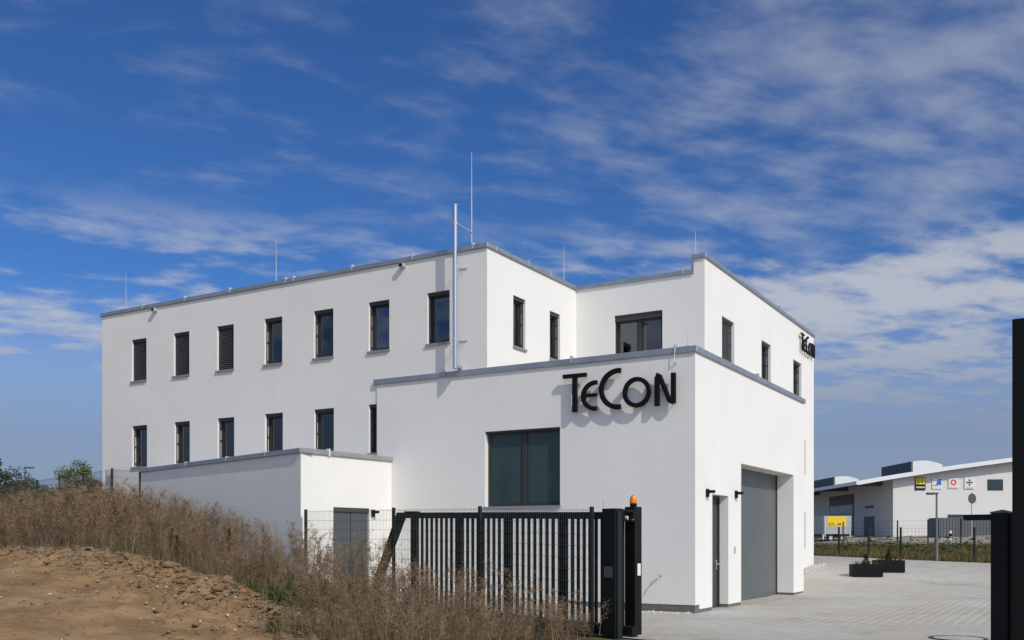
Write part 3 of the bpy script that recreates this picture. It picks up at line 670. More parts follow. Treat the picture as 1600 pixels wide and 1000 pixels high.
MB(mJ).box(1.09, 1.665, .035, .058, .02, 2.30).build('leaf', 'annexdoor', d_, bevel=.004); MB(mJ).box(1.685, 2.26, .035, .058, .02, 2.30).build('leaf', 'annexdoor', d_, bevel=.004)
MB(mJ).box(1.06, 2.29, .0, .055, 2.31, 2.41).build('lintel', 'door_dark', d_)
hx, hy, _ = mJ(2.42, 0, 0); wall_lamp(FX + hx, FY + hy, 2.30, math.atan2(dj.y, dj.x), 'small black wall lamp beside the annex steel door')
rx, ry, _ = mL(.75, .15, 0); o = empty('lightning_rod', (FX + rx, FY + ry, 3.777)); tag(o, 'short lightning rod on the low annex coping', 'lightning rod', 'lightning rods on the roofs')
MB().tube((0, 0, 0), (0, 0, .32), .007, .004, 6).build('rod', 'galv', o); MB().box(-.04, .04, -.04, .04, -.004, .03).build('foot', 'galv', o)

# ---------------------------------------------------------------- boundary fences of welded mesh
def mesh_fence(lab, posts, tops, hgt, i0=0.0, root=None, groupless=True, wires=0.05, to_world=f_world, rz=FROT, post_w=.06, r=.0026, hstep=.2):
    x0, y0 = to_world(posts[0], i0); o = empty('mesh_fence', (x0, y0, 0), rz); tag(o, lab, 'fence')
    b0 = posts[0]
    for p, t_ in zip(posts, tops):
        X, Y = to_world(p, i0); mb = MB(); mb.box(p - b0 - post_w / 2, p - b0 + post_w / 2, -post_w / 2, post_w / 2, min(tz(X, Y), t_ - hgt) - .15, t_ + .03); mb.build('post', 'fence', o, bevel=.006)
    for a, b, ta, tb in zip(posts[:-1], posts[1:], tops[:-1], tops[1:]):
        mb = MB(); n = max(2, int((b - a) / wires))
        for k in range(1, n):
            q = k / n; x = (a + (b - a) * q) - b0; zt = ta + (tb - ta) * q
            mb.tube((x, -.036, zt - hgt + .05), (x, -.036, zt), r, n=3, cap=False)
        zz = .03
        while zz < hgt:
            for yy in (-.041, -.031): mb.tube((a - b0, yy, ta - zz), (b - b0, yy, tb - zz), r * 1.25, n=3, cap=False)
            zz += hstep
        tag(mb.build('mesh_panel', 'wire', o), kind='stuff')
    return o
mesh_fence('dark wire mesh fence between the annex corner and the gate posts', [.22, 3.62, 6.31, 9.11], [2.30, 2.26, 2.22, 2.14], 2.05)
mesh_fence('dark wire mesh fence climbing past the far end of the long wall', [-26.5, -23.5, -20.8, -18.37, -16.02, -13.76, -11.29, -9.12], [3.72, 3.76, 3.8, 3.83, 3.86, 3.86, 3.88, 3.72], 2.05)

# ---------------------------------------------------------------- sliding gate, portal, receiver
GI = .35
gx0, gy0 = f_world(2.28, GI)
G = empty('sliding_gate', (gx0, gy0, 0), FROT); tag(G, 'black steel sliding gate of upright bars with slanted counterweight brace', 'gate')
def gz(x): return -0.0195 * (x - 2.28)          # the runway falls towards the drive
o0 = 2.28
def slant(mb, xa, xb, za, zb, y0, y1):          # beam following the slope
    mb.add([(xa - o0, y0, za + gz(xa)), (xb - o0, y0, za + gz(xb)), (xb - o0, y1, za + gz(xb)), (xa - o0, y1, za + gz(xa)),
            (xa - o0, y0, zb + gz(xa)), (xb - o0, y0, zb + gz(xb)), (xb - o0, y1, zb + gz(xb)), (xa - o0, y1, zb + gz(xa))],
           [(0, 3, 2, 1), (4, 5, 6, 7), (0, 1, 5, 4), (1, 2, 6, 5), (2, 3, 7, 6), (3, 0, 4, 7)])
m_ = MB(); slant(m_, 3.30, 9.75, 2.10, 2.22, -.05, .05); m_.build('top_beam', 'gate', G, bevel=.006)
m_ = MB(); slant(m_, 2.10, 9.75, .12, .33, -.07, .07); m_.build('bottom_beam', 'gate', G, bevel=.006)
ups = [3.88, 5.31, 6.71, 8.12, 9.40]
for u_ in ups:
    m_ = MB(); slant(m_, u_ - .09, u_ + .09, .33, 2.10, -.045, .045); m_.build('upright', 'gate', G, bevel=.005)
m_ = MB()
P0, P1 = (2.30 - o0, .33), (3.42 - o0, 2.19); dx_ = .15
m_.prism([(P0[0] - dx_ / 2, .32), (P0[0] + dx_, .32), (P1[0] + .12, 2.11), (P1[0] - .10, 2.20)], -.048, .048, lambda a, b, t: (a, t, b)); m_.build('brace', 'gate', G, bevel=.005)
for a, b in zip(ups[:-1], ups[1:]):
    n_ = 8
    for k in range(1, n_):
        x = a + .09 + (b - a - .18) * k / n_
        m_ = MB(); slant(m_, x - .022, x + .022, .33, 2.10, -.022, .022); m_.build('picket', 'gate', G)
m_ = MB(); slant(m_, 3.60, 3.98, 2.22, 2.245, -.06, .06); m_.build('cover_plate', 'gate', G)
Pt = empty('gate_portal', (*f_world(9.48, 0.1), 0), FROT); tag(Pt, 'pair of black steel guide posts holding the sliding gate', 'gate post')
MB().box(-.15, .14, -.10, .10, -.1, 2.13).build('post', 'gate', Pt, bevel=.008)
MB().box(-.10, .13, .42, .60, -.1, 2.17).build('post', 'gate', Pt, bevel=.008)
MB().box(-.12, .12, .10, .42, 2.06, 2.12).build('roller_bridge', 'gate', Pt)
for y in (.2, .33): MB().tube((.121, y, 1.98), (.165, y, 1.98), .03, n=14).build('guide_roller', 'white_pl', Pt)
MB().box(.06, .12, .10, .42, 1.92, 2.05).build('roller_bracket', 'gate', Pt)
MB().box(-.10, .08, -.105, -.10, 1.0, 1.18).build('warning_plate', 'plate', Pt)
MB().box(.131, .135, .48, .56, 1.02, 1.22).build('sticker', 'white_pl', Pt)
MB().box(.141, .17, -.07, .03, .0, 2.08).build('rubber_edge', 'fence', Pt)
MB().tube((-.2, .0, 2.13), (-.2, 0, 2.30), .006, n=6).build('antenna', 'galv', Pt)
bx, by = f_world(9.50, .61); bc = empty('warning_beacon', (bx, by, 2.17)); tag(bc, 'orange domed warning beacon on top of the gate post', 'beacon')
MB().lathe([(.055, 0), (.06, .02), (.06, .05), (.05, .06)], 18).build('base', 'black', bc)
MB().lathe([(.062, .06), (.064, .10), (.056, .15), (.036, .19), (.005, .205)], 18).build('dome', 'orange', bc)
Rc = empty('gate_receiver', (*f_world(15.55, 0.15), 0), FROT); tag(Rc, 'black steel catcher post with short arm beside the dark pylon', 'gate post')
MB().box(-.10, .10, -.10, .10, -.1, 1.93).build('post', 'gate', Rc, bevel=.006)
m_ = MB(); m_.add([(-.108, -.108, 1.93), (.108, -.108, 1.93), (.108, .108, 1.93), (-.108, .108, 1.93), (0, 0, 1.975), (-.108, -.108, 1.945), (.108, -.108, 1.945), (.108, .108, 1.945), (-.108, .108, 1.945)],
      [(0, 3, 2, 1), (0, 1, 6, 5), (1, 2, 7, 6), (2, 3, 8, 7), (3, 0, 5, 8), (5, 6, 4), (6, 7, 4), (7, 8, 4), (8, 5, 4)]); m_.build('cap', 'annexdoor', Rc)
MB().box(-.44, -.10, -.045, .045, 1.85, 1.92).build('catcher_arm', 'gate', Rc)
MB().box(.10, .55, -.08, .08, -.1, 1.92).build('side_panel', 'gate', Rc, bevel=.006)
py = empty('sign_pylon', (*f_world(16.17, -.02), 0), FROT + R(10)); tag(py, 'tall flat black steel pylon standing at the driveway edge', 'pylon')
MB().box(-.42, .42, -.07, .07, -.1, 4.17).build('slab', 'black', py, bevel=.008); MB().box(-.46, .46, -.12, .12, -.1, .04).build('foot', 'concrete', py)

# ---------------------------------------------------------------- planters
def tufts(n, h0, h1, w_, spread, base=(0, 0, 0), blades=14, lean=.35, seed=1):
    r = np.random.default_rng(seed); V = []; F_ = []; T_ = []
    for q in range(n):
        c = np.array([r.uniform(-spread[0], spread[0]), r.uniform(-spread[1], spread[1]), 0]) + base
        for b in range(blades):
            a = r.uniform(0, 2 * np.pi); hh = r.uniform(h0, h1); d = np.array([np.cos(a), np.sin(a), 0]); s_ = np.array([-d[1], d[0], 0]) * w_
            mid = c + d * hh * lean * .3 + np.array([0, 0, hh * .6]); tip = c + d * hh * lean + np.array([0, 0, hh])
            k = len(V); V += [c - s_, c + s_, mid - s_ * .8, mid + s_ * .8, tip]; F_ += [(k, k + 1, k + 3), (k, k + 3, k + 2), (k + 2, k + 3, k + 4)]; T_ += [r.random()] * 5
    return np.array(V), np.array(F_), np.array(T_)
def planter(X, Y, rz, lab, seed):
    z = tz(X, Y) + .015; o = empty('planter', (X, Y, z), rz); tag(o, lab, 'planter', 'dark planter boxes on the forecourt')
    m_ = MB(); W_, D_, H_ = .50, .22, .42; t = .03
    m_.box(-W_, W_, -D_, -D_ + t, 0, H_); m_.box(-W_, W_, D_ - t, D_, 0, H_); m_.box(-W_, -W_ + t, -D_ + t, D_ - t, 0, H_); m_.box(W_ - t, W_, -D_ + t, D_ - t, 0, H_); m_.box(-W_ + t, W_ - t, -D_ + t, D_ - t, 0, .05)
    m_.build('box', 'planter', o, bevel=.004)
    MB().box(-W_ + t, W_ - t, -D_ + t, D_ - t, .05, .34).build('soil', 'soil', o)
    V, F_, T_ = tufts(26, .10, .24, .006, (.40, .17), (0, 0, .33), 12, .5, seed); tag(np_mesh('grass_tufts', V, F_, 'greenweed', T_, o), kind='stuff')
    r = np.random.default_rng(seed + 50); V = []; F_ = []; T_ = []
    for q in range(700):
        hz = r.random() ** 1.3; rad = .17 * (1 - hz) + .01; a = r.uniform(0, 6.283); c = np.array([np.cos(a) * rad * r.uniform(.4, 1), np.sin(a) * rad * r.uniform(.4, 1), .33 + hz * .42])
        d1 = r.normal(0, 1, 3); d1 /= np.linalg.norm(d1); d2 = np.cross(d1, r.normal(0, 1, 3)); d2 /= np.linalg.norm(d2) + 1e-6
        k = len(V); V += [c, c + d1 * .05 + np.array([0, 0, .02]), c + d2 * .022]; F_.append((k, k + 1, k + 2)); T_ += [r.random()] * 3
    cn = np_mesh('dwarf_conifer', np.array(V), np.array(F_), 'conifer', T_, o)
    MB().tube((0, 0, .3), (0, 0, .5), .015, .008, 6).build('stem', 'bark', cn)
planter(11.97, 33.0, R(-3), 'charcoal planter box with dwarf conifer, the one standing closer to the garage', 3)
planter(13.15, 34.1, R(-3), 'charcoal planter box with dwarf conifer, the one farther along the forecourt', 4)

# ---------------------------------------------------------------- dry weeds, undergrowth, clods
def make_plant(r, H, nb, bushy):
    """dried mugwort: thin stalk, rising side branches carrying many small seed clusters"""
    V = []; F_ = []; T_ = []
    def strip(p, q, w0, w1, tone):
        d = q - p; s_ = np.cross(d, r.normal(0, 1, 3)); s_ /= np.linalg.norm(s_) + 1e-9; k = len(V)
        V.extend([p - s_ * w0, p + s_ * w0, q + s_ * w1, q - s_ * w1]); F_.append((k, k + 1, k + 2, k + 3)); T_.extend([tone] * 4)
    bend = r.normal(0, .10, 2); pts = []
    for k in range(6):
        t = k / 5; pts.append(np.array([bend[0] * t * t * H, bend[1] * t * t * H, H * t]))
    st = r.uniform(.2, 1.0)
    for a, b, k in zip(pts[:-1], pts[1:], range(5)): strip(a, b, .0075 * (1 - k / 6), .0075 * (1 - (k + 1) / 6), st)
    for b in range(nb):
        t = r.uniform(.22, 1.0) ** .8; p = np.array([bend[0] * t * t * H, bend[1] * t * t * H, H * t])
        az = r.uniform(0, 6.283); ln = H * r.uniform(.14, .30) * (1.15 - t * .75) * bushy; up_ = r.uniform(.7, 1.5)
        d = np.array([np.cos(az), np.sin(az), up_]); d /= np.linalg.norm(d); q = p + d * ln; strip(p, q, .0024, .0012, st * .8)
        m_ = int(9 + 14 * r.random())
        for c in range(m_):
            u = r.uniform(.2, 1.1); cpos = p + d * ln * u + r.normal(0, .018, 3)
            e1 = r.normal(0, 1, 3); e1[2] += .6; e1 /= np.linalg.norm(e1); e2 = np.cross(e1, r.normal(0, 1, 3)); e2 /= np.linalg.norm(e2) + 1e-9
            sz = r.uniform(.006, .017); wz = sz * r.uniform(.22, .45); k = len(V)
            V.extend([cpos - e1 * sz, cpos - e2 * wz, cpos + e1 * sz, cpos + e2 * wz]); F_.append((k, k + 1, k + 2, k + 3)); T_.extend([np.clip(r.normal(.45 + .25 * t, .25), 0, 1)] * 4)
    return np.array(V), np.array(F_), np.array(T_)
variants = [make_plant(rng, 1.0, int(rng.integers(15, 26)), rng.uniform(.8, 1.15)) for _ in range(12)]
def scatter(name, places, m, vs):
    VV = []; FF = []; TT = []; k = 0
    for (x, y, z, sc, a, lean) in places:
        V, F_, T_ = vs[int(rng.integers(len(vs)))]; ca, sa = math.cos(a), math.sin(a); P = V * sc[1]; hz = V[:, 2]
        X = (P[:, 0] * ca - P[:, 1] * sa) * sc[0] + lean[0] * hz * hz * sc[1]; Y_ = (P[:, 0] * sa + P[:, 1] * ca) * sc[0] + lean[1] * hz * hz * sc[1]
        VV.append(np.stack([X + x, Y_ + y, P[:, 2] + z], -1)); FF.append(F_ + k); k += len(V); TT.append(np.clip(T_ + rng.normal(0, .2), 0, 1))
    o = np_mesh(name, np.concatenate(VV), np.concatenate(FF), m, np.concatenate(TT)); return o
pl_ = []
def hgt_of(l): return float(np.interp(l, [-26, -14, -9, -5, -1, 1.5, 4, 7, 9.6], [1.6, 1.55, 1.5, 1.12, 1.0, 1.12, 1.1, 1.0, .9]))
for q in range(2900):
    l = rng.uniform(-25, 9.5); n_ = rng.uniform(.12, 2.7 if l < 5 else 3.6)
    if l < -1: dens = 1.0
    elif l < .8: dens = .45
    else: dens = .62
    if fbm(np.array([l * .8]), np.array([n_ * .8 + 3]), 3, 13)[0] < .46: dens *= .35
    if 2 < l < 5.5 and n_ > 2.1: dens *= .5
    if rng.random() > dens: continue
    X, Y = f_world(l, -n_); hh = hgt_of(l) * min(max(rng.normal(.88, .17), .4), 1.22) * (1.0 if n_ < 2 else .8)
    pl_.append((X, Y, tz(X, Y) - .03, (rng.uniform(.8, 1.2), hh), rng.uniform(0, 6.283), rng.normal(0, .16 if rng.random() < .2 else .06, 2)))
for q in range(900):
    l = rng.uniform(-.5, 9.8); n_ = rng.uniform(.15, 2.6 if l < 5.5 else 4.2); X, Y = f_world(l, -n_)
    if l < 4.2 and (n_ > 2.4 or rng.random() < .4): continue
    pl_.append((X, Y, tz(X, Y) - .03, (rng.uniform(1.2, 1.9), rng.uniform(.28, .72)), rng.uniform(0, 6.283), rng.normal(0, .15, 2)))
tag(scatter('dry_weeds', pl_, 'dry', variants), 'dense brown dried weeds standing along the fence and annex wall', 'weeds', kind='stuff')
# leaning bleached straws and short dead stalks in front
def straw(r):
    V = []; F_ = []; T_ = []
    for q in range(9):
        a = r.uniform(0, 6.283); p = np.array([r.normal(0, .06), r.normal(0, .06), 0]); d = np.array([np.cos(a) * .35, np.sin(a) * .35, 1.0]); qd = p + d * r.uniform(.4, 1.0)
        s_ = np.array([-np.sin(a), np.cos(a), 0]) * .004; k = len(V); V += [p - s_, p + s_, qd + s_ * .4, qd - s_ * .4]; F_.append((k, k + 1, k + 2, k + 3)); T_ += [r.uniform(.6, 1)] * 4
    return np.array(V), np.array(F_), np.array(T_)
sv_ = [straw(rng) for _ in range(6)]; pl_ = []
for q in range(1100):
    l = rng.uniform(-24, 9.6); n_ = rng.uniform(.2, 3.0 if l < 5 else 4.2); X, Y = f_world(l, -n_)
    pl_.append((X, Y, tz(X, Y) - .02, (1.2, rng.uniform(.25, .75)), rng.uniform(0, 6.283), rng.normal(0, .15, 2)))
tag(scatter('straw', pl_, 'dry', sv_), 'pale bleached straw stalks among the dried weeds', 'straw', kind='stuff')
ls_V = []; ls_F = []; ls_T = []
for q in range(1400):
    l = rng.uniform(-20, 7); n_ = 2.7 + abs(rng.normal(0, .9)); X, Y = f_world(l, -n_); zz = float(Z[min(np.searchsorted(gy, Y), len(gy) - 1), min(np.searchsorted(gx, X), len(gx) - 1)]) + rng.uniform(.01, .05)
    a = rng.uniform(0, 6.283); ln = rng.uniform(.05, .22); d = np.array([math.cos(a), math.sin(a), rng.normal(0, .25)]) * ln; s_ = np.array([0, 0, 1.0]) * .006; c = np.array([X, Y, zz]); k = len(ls_V)
    ls_V += [c - d - s_, c - d + s_, c + d + s_, c + d - s_]; ls_F.append((k, k + 1, k + 2, k + 3)); ls_T += [rng.uniform(.7, 1)] * 4
tag(np_mesh('straw_litter', np.array(ls_V), np.array(ls_F), 'dry', ls_T), 'pale bits of straw lying on the graded soil', 'straw', kind='stuff')
# green undergrowth
def herb(r):
    V = []; F_ = []; T_ = []
    for q in range(40):
        a = r.uniform(0, 6.283); rad = r.uniform(0, .22); c = np.array([np.cos(a) * rad, np.sin(a) * rad, r.uniform(.02, 1.0) * (1 - rad * 1.5)])
        d = np.array([np.cos(a), np.sin(a), r.uniform(-.2, .9)]); d /= np.linalg.norm(d); s_ = np.cross(d, r.normal(0, 1, 3)); s_ /= np.linalg.norm(s_) + 1e-9
        ln = r.uniform(.07, .18); wd = ln * r.uniform(.15, .35); k = len(V); V += [c, c + d * ln * .5 + s_ * wd, c + d * ln, c + d * ln * .5 - s_ * wd]; F_.append((k, k + 1, k + 2, k + 3)); T_ += [r.random()] * 4
    return np.array(V), np.array(F_), np.array(T_)
hv = [herb(rng) for _ in range(8)]; pl_ = []
for q in range(3400):
    l = rng.uniform(-24, 9.6) if q % 4 else rng.uniform(1.5, 7); n_ = rng.uniform(.3, 3.1) if l < 5 else rng.uniform(.3, 4.0)
    g = fbm(np.array([l * .55 + 9]), np.array([n_ * .8]), 3, 55)[0]; hot = math.exp(-((l - 4.4) / 1.9) ** 2) * (n_ > 1.4)
    if rng.random() > (0.18 + .32 * (g > .5) + .6 * hot): continue
    X, Y = f_world(l, -n_); pl_.append((X, Y, tz(X, Y) - .02, (1.0, rng.uniform(.12, .34) + .16 * hot * (n_ < 2.8)), rng.uniform(0, 6.283), rng.normal(0, .05, 2)))
tag(scatter('green_undergrowth', pl_, 'greenweed', hv), 'low green leafy undergrowth at the foot of the dried weeds', 'undergrowth', kind='stuff')
# reddish dock plants one can tell apart in front of the annex
for X_px, l, n_, hh, lab in ((0, -.65, 1.5, .95, 'dark red dock plant standing alone before the shaded annex wall'), (0, -2.3, 2.1, .8, 'brownish red dock plant at the edge of the graded soil'), (0, -1.6, 2.3, .72, 'short rust red dock plant beside a taller one')):
    X, Y = f_world(l, -n_); o = empty('dock_plant', (X, Y, tz(X, Y))); tag(o, lab, 'plant')
    MB().tube((0, 0, -.02), (.02, .01, hh), .008, .004, 6).build('stem', 'bark', o); V = []; F_ = []; T_ = []
    for q in range(420):
        t = rng.uniform(.3, 1.02); a = rng.uniform(0, 6.283); rad = (.09 * (1.1 - t) + .018) * rng.uniform(.3, 1.2); c = np.array([np.cos(a) * rad + .02 * t, np.sin(a) * rad, hh * t])
        e1 = rng.normal(0, 1, 3); e1 /= np.linalg.norm(e1); e2 = np.cross(e1, rng.normal(0, 1, 3)); e2 /= np.linalg.norm(e2) + 1e-9
        k = len(V); V += [c - e1 * .016, c - e2 * .009, c + e1 * .016, c + e2 * .009]; F_.append((k, k + 1, k + 2, k + 3)); T_ += [rng.random()] * 4
    np_mesh('seed_head', np.array(V), np.array(F_), 'dock', T_, o)

def blob(r, n=1):
    bm = bmesh.new(); bmesh.ops.create_icosphere(bm, subdivisions=n, radius=1)
    V = np.array([v.co[:] for v in bm.verts]); F_ = np.array([[v.index for v in f.verts] for f in bm.faces]); bm.free()
    V = V * (1 + r.normal(0, .24, (len(V), 1))) * np.array([1, r.uniform(.6, 1), r.uniform(.4, .75)]); return V, F_, np.zeros(len(V))
bl = [blob(rng) for _ in range(10)]
gz_i = lambda x, y: float(Z[min(max(np.searchsorted(gy, y), 0), len(gy) - 1), min(max(np.searchsorted(gx, x), 0), len(gx) - 1)])
pl_ = []; ps_ = []
for q in range(12000):
    l = rng.uniform(-24, 6.6); n_ = 2.6 + abs(rng.normal(0, 1.5)) if rng.random() < .75 else rng.uniform(3, 11)
    X, Y = f_world(l, -n_); near_e = math.exp(-((n_ - 3.3) / 1.0) ** 2)
    s_ = min(rng.lognormal(-3.95, .68), .15) * (.6 + .7 * near_e)
    (ps_ if (s_ < .05 and rng.random() < .16) else pl_).append((X, Y, gz_i(X, Y) + s_ * .15, (1.0, s_), rng.uniform(0, 6.283), (0, 0)))
def scatter_blob(name, places, m):
    VV = []; FF = []; k = 0
    for (x, y, z, sc, a, _) in places:
        V, F_, _t = bl[int(rng.integers(len(bl)))]; ca, sa = math.cos(a), math.sin(a); P = V * sc[1]
        VV.append(np.stack([P[:, 0] * ca - P[:, 1] * sa + x, P[:, 0] * sa + P[:, 1] * ca + y, P[:, 2] + z], -1)); FF.append(F_ + k); k += len(V)
    return np_mesh(name, np.concatenate(VV), np.concatenate(FF), m)
tag(scatter_blob('soil_clods', pl_, 'clod'), 'crumbly brown clods strewn over the graded soil', 'soil', kind='stuff')
tag(scatter_blob('pale_stones', ps_, 'stone'), 'small pale stones scattered over the graded soil', 'stones', kind='stuff')
pl_ = []
for q in range(420):
    x = rng.uniform(-4.5, -.10); y = rng.uniform(-.42, -.07); X, Y = b_world(x, y); s_ = rng.uniform(.02, .045); pl_.append((X, Y, tz(X, Y) + .03, (1, s_), rng.uniform(0, 6.283), (0, 0)))
for q in range(260):
    x = rng.uniform(-1.45, -1.05); y = rng.uniform(13.5, 17.2); X, Y = b_world(x, y); s_ = rng.uniform(.025, .055); pl_.append((X, Y, tz(X, Y) + .03, (1, s_), rng.uniform(0, 6.283), (0, 0)))
tag(scatter_blob('gravel_strip', pl_, 'whitestone'), 'strip of white gravel along the foot of the garage wall', 'gravel', kind='stuff')

# ---------------------------------------------------------------- meadow, far fences, lamps, signs
def blade_patch(name, pts, h0, h1, w_, m, lab, cat):
    n = len(pts); a = rng.uniform(0, 6.283, n); hh = rng.uniform(h0, h1, n); d = np.stack([np.cos(a), np.sin(a), 0 * a], -1); s_ = np.stack([-d[:, 1], d[:, 0], 0 * a], -1) * w_
    le = rng.uniform(.1, .6, n)[:, None]; tip = pts + d * le * hh[:, None] + np.stack([0 * a, 0 * a, hh], -1)
    V = np.stack([pts - s_, pts + s_, tip], 1).reshape(-1, 3); F_ = np.arange(3 * n).reshape(n, 3); T_ = np.repeat(np.clip(rng.normal(.5, .28, n), 0, 1), 3)
    return tag(np_mesh(name, V, F_, m, T_), lab, cat, kind='stuff')
pts = []
along = rng.uniform(-24, 26, 60000); acr = rng.uniform(0.05, 15, 60000) ** 1.0
X = EA[0] + ED[0] * along + EN[0] * acr; Y = EA[1] + ED[1] * along + EN[1] * acr
pts = np.stack([X, Y, terrain(X, Y) - .02], -1)
blade_patch('meadow_grass', pts[:60000], .18, .50, .022, 'meadow', 'tall olive and straw coloured meadow grass behind the far fence', 'grass')
hv2 = []; 
for q in range(160):
    al = rng.uniform(-10, 20); ac = rng.uniform(.4, 12); X = EA[0] + ED[0] * al + EN[0] * ac; Y = EA[1] + ED[1] * al + EN[1] * ac
    if fbm(np.array([X * .4]), np.array([Y * .4]), 2, 91)[0] < .45: continue
    hv2.append((X, Y, tz(X, Y), (2.4, rng.uniform(.5, 1.1)), rng.uniform(0, 6.283), (0, 0)))
tag(scatter('meadow_herbs', hv2, 'greenweed', hv), 'clumps of dark green herbs in the far meadow', 'undergrowth', kind='stuff')
def e_world(l, i): return EA[0] + ED[0] * l + EN[0] * (i + .45), EA[1] + ED[1] * l + EN[1] * (i + .45)
ERZ = math.atan2(ED[1], ED[0])
fp = [-11.8, -9.4, -7.0, -4.6, -2.2, .2, 2.6, 5.0, 7.4, 9.8, 12.2, 14.6, 17.0]
mesh_fence('thin dark wire fence at the far edge of the forecourt', fp, [tz(*e_world(p, 0)) + 1.68 for p in fp], 1.6, to_world=e_world, rz=ERZ, wires=.25, r=.004, hstep=.4, post_w=.085)
fp2 = [8 - 3.0 * k for k in range(9)][::-1]
mesh_fence('pale wire fence beyond the meadow in front of the white warehouse', fp2, [tz(*e_world(p, 16)) + 2.0 for p in fp2], 1.9, i0=16, to_world=e_world, rz=ERZ, wires=.3, r=.004, hstep=.4, post_w=.08)

def street_lamp(X, Y, H_, arm, lab, z=None):
    z = tz(X, Y) if z is None else z; o = empty('street_lamp', (X, Y, z)); tag(o, lab, 'street lamp')
    MB().tube((0, 0, -.2), (0, 0, 1.0), .07, .07, 12).tube((0, 0, 1.0), (0, 0, H_), .052, .042, 12).build('pole', 'lamp_grey', o)
    MB().box(min(0, arm) - .05, max(0, arm) + .05, -.11, .11, H_ - .02, H_ + .07).build('lamp_head', 'plate', o, bevel=.02)
    MB().box(min(arm * .35, arm), max(arm * .35, arm), -.08, .08, H_ - .035, H_ - .021).build('lens', 'plate', o)
street_lamp(20.1, 46.2, 3.20, -.42, 'slim grey street lamp by the forecourt in front of the warehouse')
street_lamp(-37.4, 75, 5.0, .60, 'street lamp beyond the weeds near the dark bushes', z=2.2)
ts = empty('traffic_sign', (33.2, 70.5, tz(33.2, 70.5))); tag(ts, 'round traffic sign on a pole, seen from its grey back', 'traffic sign')
H_ = 1.6 + 66 * 70.5 / 1525 - tz(33.2, 70.5)
MB().tube((0, 0, -.2), (0, 0, H_ + .45), .035, n=10).build('pole', 'galv', ts)
MB().tube((.014, -.037, H_), (.019, -.051, H_), .37, n=28).build('disc', 'plate', ts); MB().box(-.05, .05, -.05, .05, H_ - .16, H_ - .12).build('clamp', 'galv', ts); MB().box(-.05, .05, -.05, .05, H_ + .12, H_ + .16).build('clamp', 'galv', ts)
dl_ = empty('delineator_post', (31.0, 69.0, tz(31.0, 69))); tag(dl_, 'white plastic roadside delineator post with black band', 'delineator')
MB().prism([(-.09, 0), (.09, 0), (.08, 1.15), (0, 1.22), (-.08, 1.15)], -.05, .05, lambda a, b, t: (a, t, b)).build('body', 'white_pl', dl_); MB().box(-.088, .088, -.056, .056, .78, 1.0).build('band', 'black', dl_)

# ---------------------------------------------------------------- white warehouse
WX, WY = 41.0, 105.0; wz = tz(WX, WY)
WH = empty('warehouse', (WX, WY, wz)); tag(WH, 'white warehouse with rising roof, dark overhanging eaves and barrel roof lights', 'building')
def rz_(x): return 8.62 - wz + (x / 13.0) * 2.15 - .0035 * x * x * .5       # roof height over the local floor
def wmap(a, d, z): return (a, d, z)
xs = [0, 6, 12, 20, 30, 40, 52]
m_ = MB(); m_.prism([(52, -1.2), (0, -1.2)] + [(x, rz_(x) - .3) for x in xs], 0, .3, lambda a, b, t: (a, t, b)); m_.build('gable_wall', 'wh_wall', WH)
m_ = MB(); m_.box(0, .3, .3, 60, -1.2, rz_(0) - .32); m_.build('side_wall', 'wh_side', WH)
m_ = MB(); xr = [-4.2, -2] + xs
m_.prism([(x, rz_(x) - .28) for x in xr] + [(x, rz_(x)) for x in xr[::-1]], -1.0, 60, lambda a, b, t: (a, t, b)); m_.build('roof', 'wh_roof', WH)
m_ = MB(); m_.prism([(x, rz_(x) - .36) for x in xr] + [(x, rz_(x) + .08) for x in xr[::-1]], -1.12, -1.0, lambda a, b, t: (a, t, b)); m_.build('verge', 'wh_white', WH)
m_ = MB(); m_.box(-4.34, -4.2, -1.12, 60, rz_(-4.2) - .30, rz_(-4.2) + .06); m_.build('gutter', 'wh_white', WH)
for y in (3, 14, 25, 36): m_ = MB(); m_.prism([(-4.0, rz_(-4) - .34), (0, rz_(0) - .36), (0, rz_(0) - .95)], y, y + .2, lambda a, b, t: (a, t, b)); m_.build('eave_beam', 'wh_grey', WH)
for y0, y1 in ((7, 16), (34, 44)):
    o = empty('roof_light', parent=WH); b0 = rz_(5) - .1
    MB().box(4.8, 5.0, y0, y1, b0, b0 + 1.4).build('curb', 'wh_grey', o)
    q = [(5.0, b0), (8.4, b0 + .4), (8.4, b0 + 1.05)] + [(5.0 + 3.4 * (1 - k / 10), b0 + 1.05 + .26 * math.sin(math.pi * k / 10) + .35 * k / 10) for k in range(1, 10)] + [(5.0, b0 + 1.4)]
    m_ = MB(); m_.prism(q, y0, y1, lambda a, b, t: (a, t, b)); m_.build('vault', 'wh_white', o)
def wh_window(x0, x1, z0, z1, n_):
    o = MB().box(x0, x1, -.06, .0, z0, z1).build('window', 'frame', WH); d = (x1 - x0) / n_
    for k in range(n_): MB().box(x0 + k * d + .07, x0 + (k + 1) * d - .07, -.075, -.06, z0 + .08, z1 - .08).build('pane', 'teal_glass', o)
ppm = 1525 / WY
def wxz(px, py): return ((px - 800) / ppm - WX, 1.6 + (845 - py) / ppm - wz)
a, b = wxz(1543, 766), wxz(1567, 749); wh_window(a[0], b[0], a[1], b[1], 2)
a, b = wxz(1481, 820), wxz(1505, 804); wh_window(a[0], b[0], a[1], b[1], 1)
def side(y0, y1, z0, z1, d, name, m, par): return MB().box(-d, 0, y0, y1, z0, z1).build(name, m, par)
o = side(5.4, 8.6, -.3, 2.35, .05, 'door', 'door_dark', WH)
o = empty('sectional_door', parent=WH); side(12.0, 21.0, -.3, 5.2, .04, 'frame', 'frame', o)
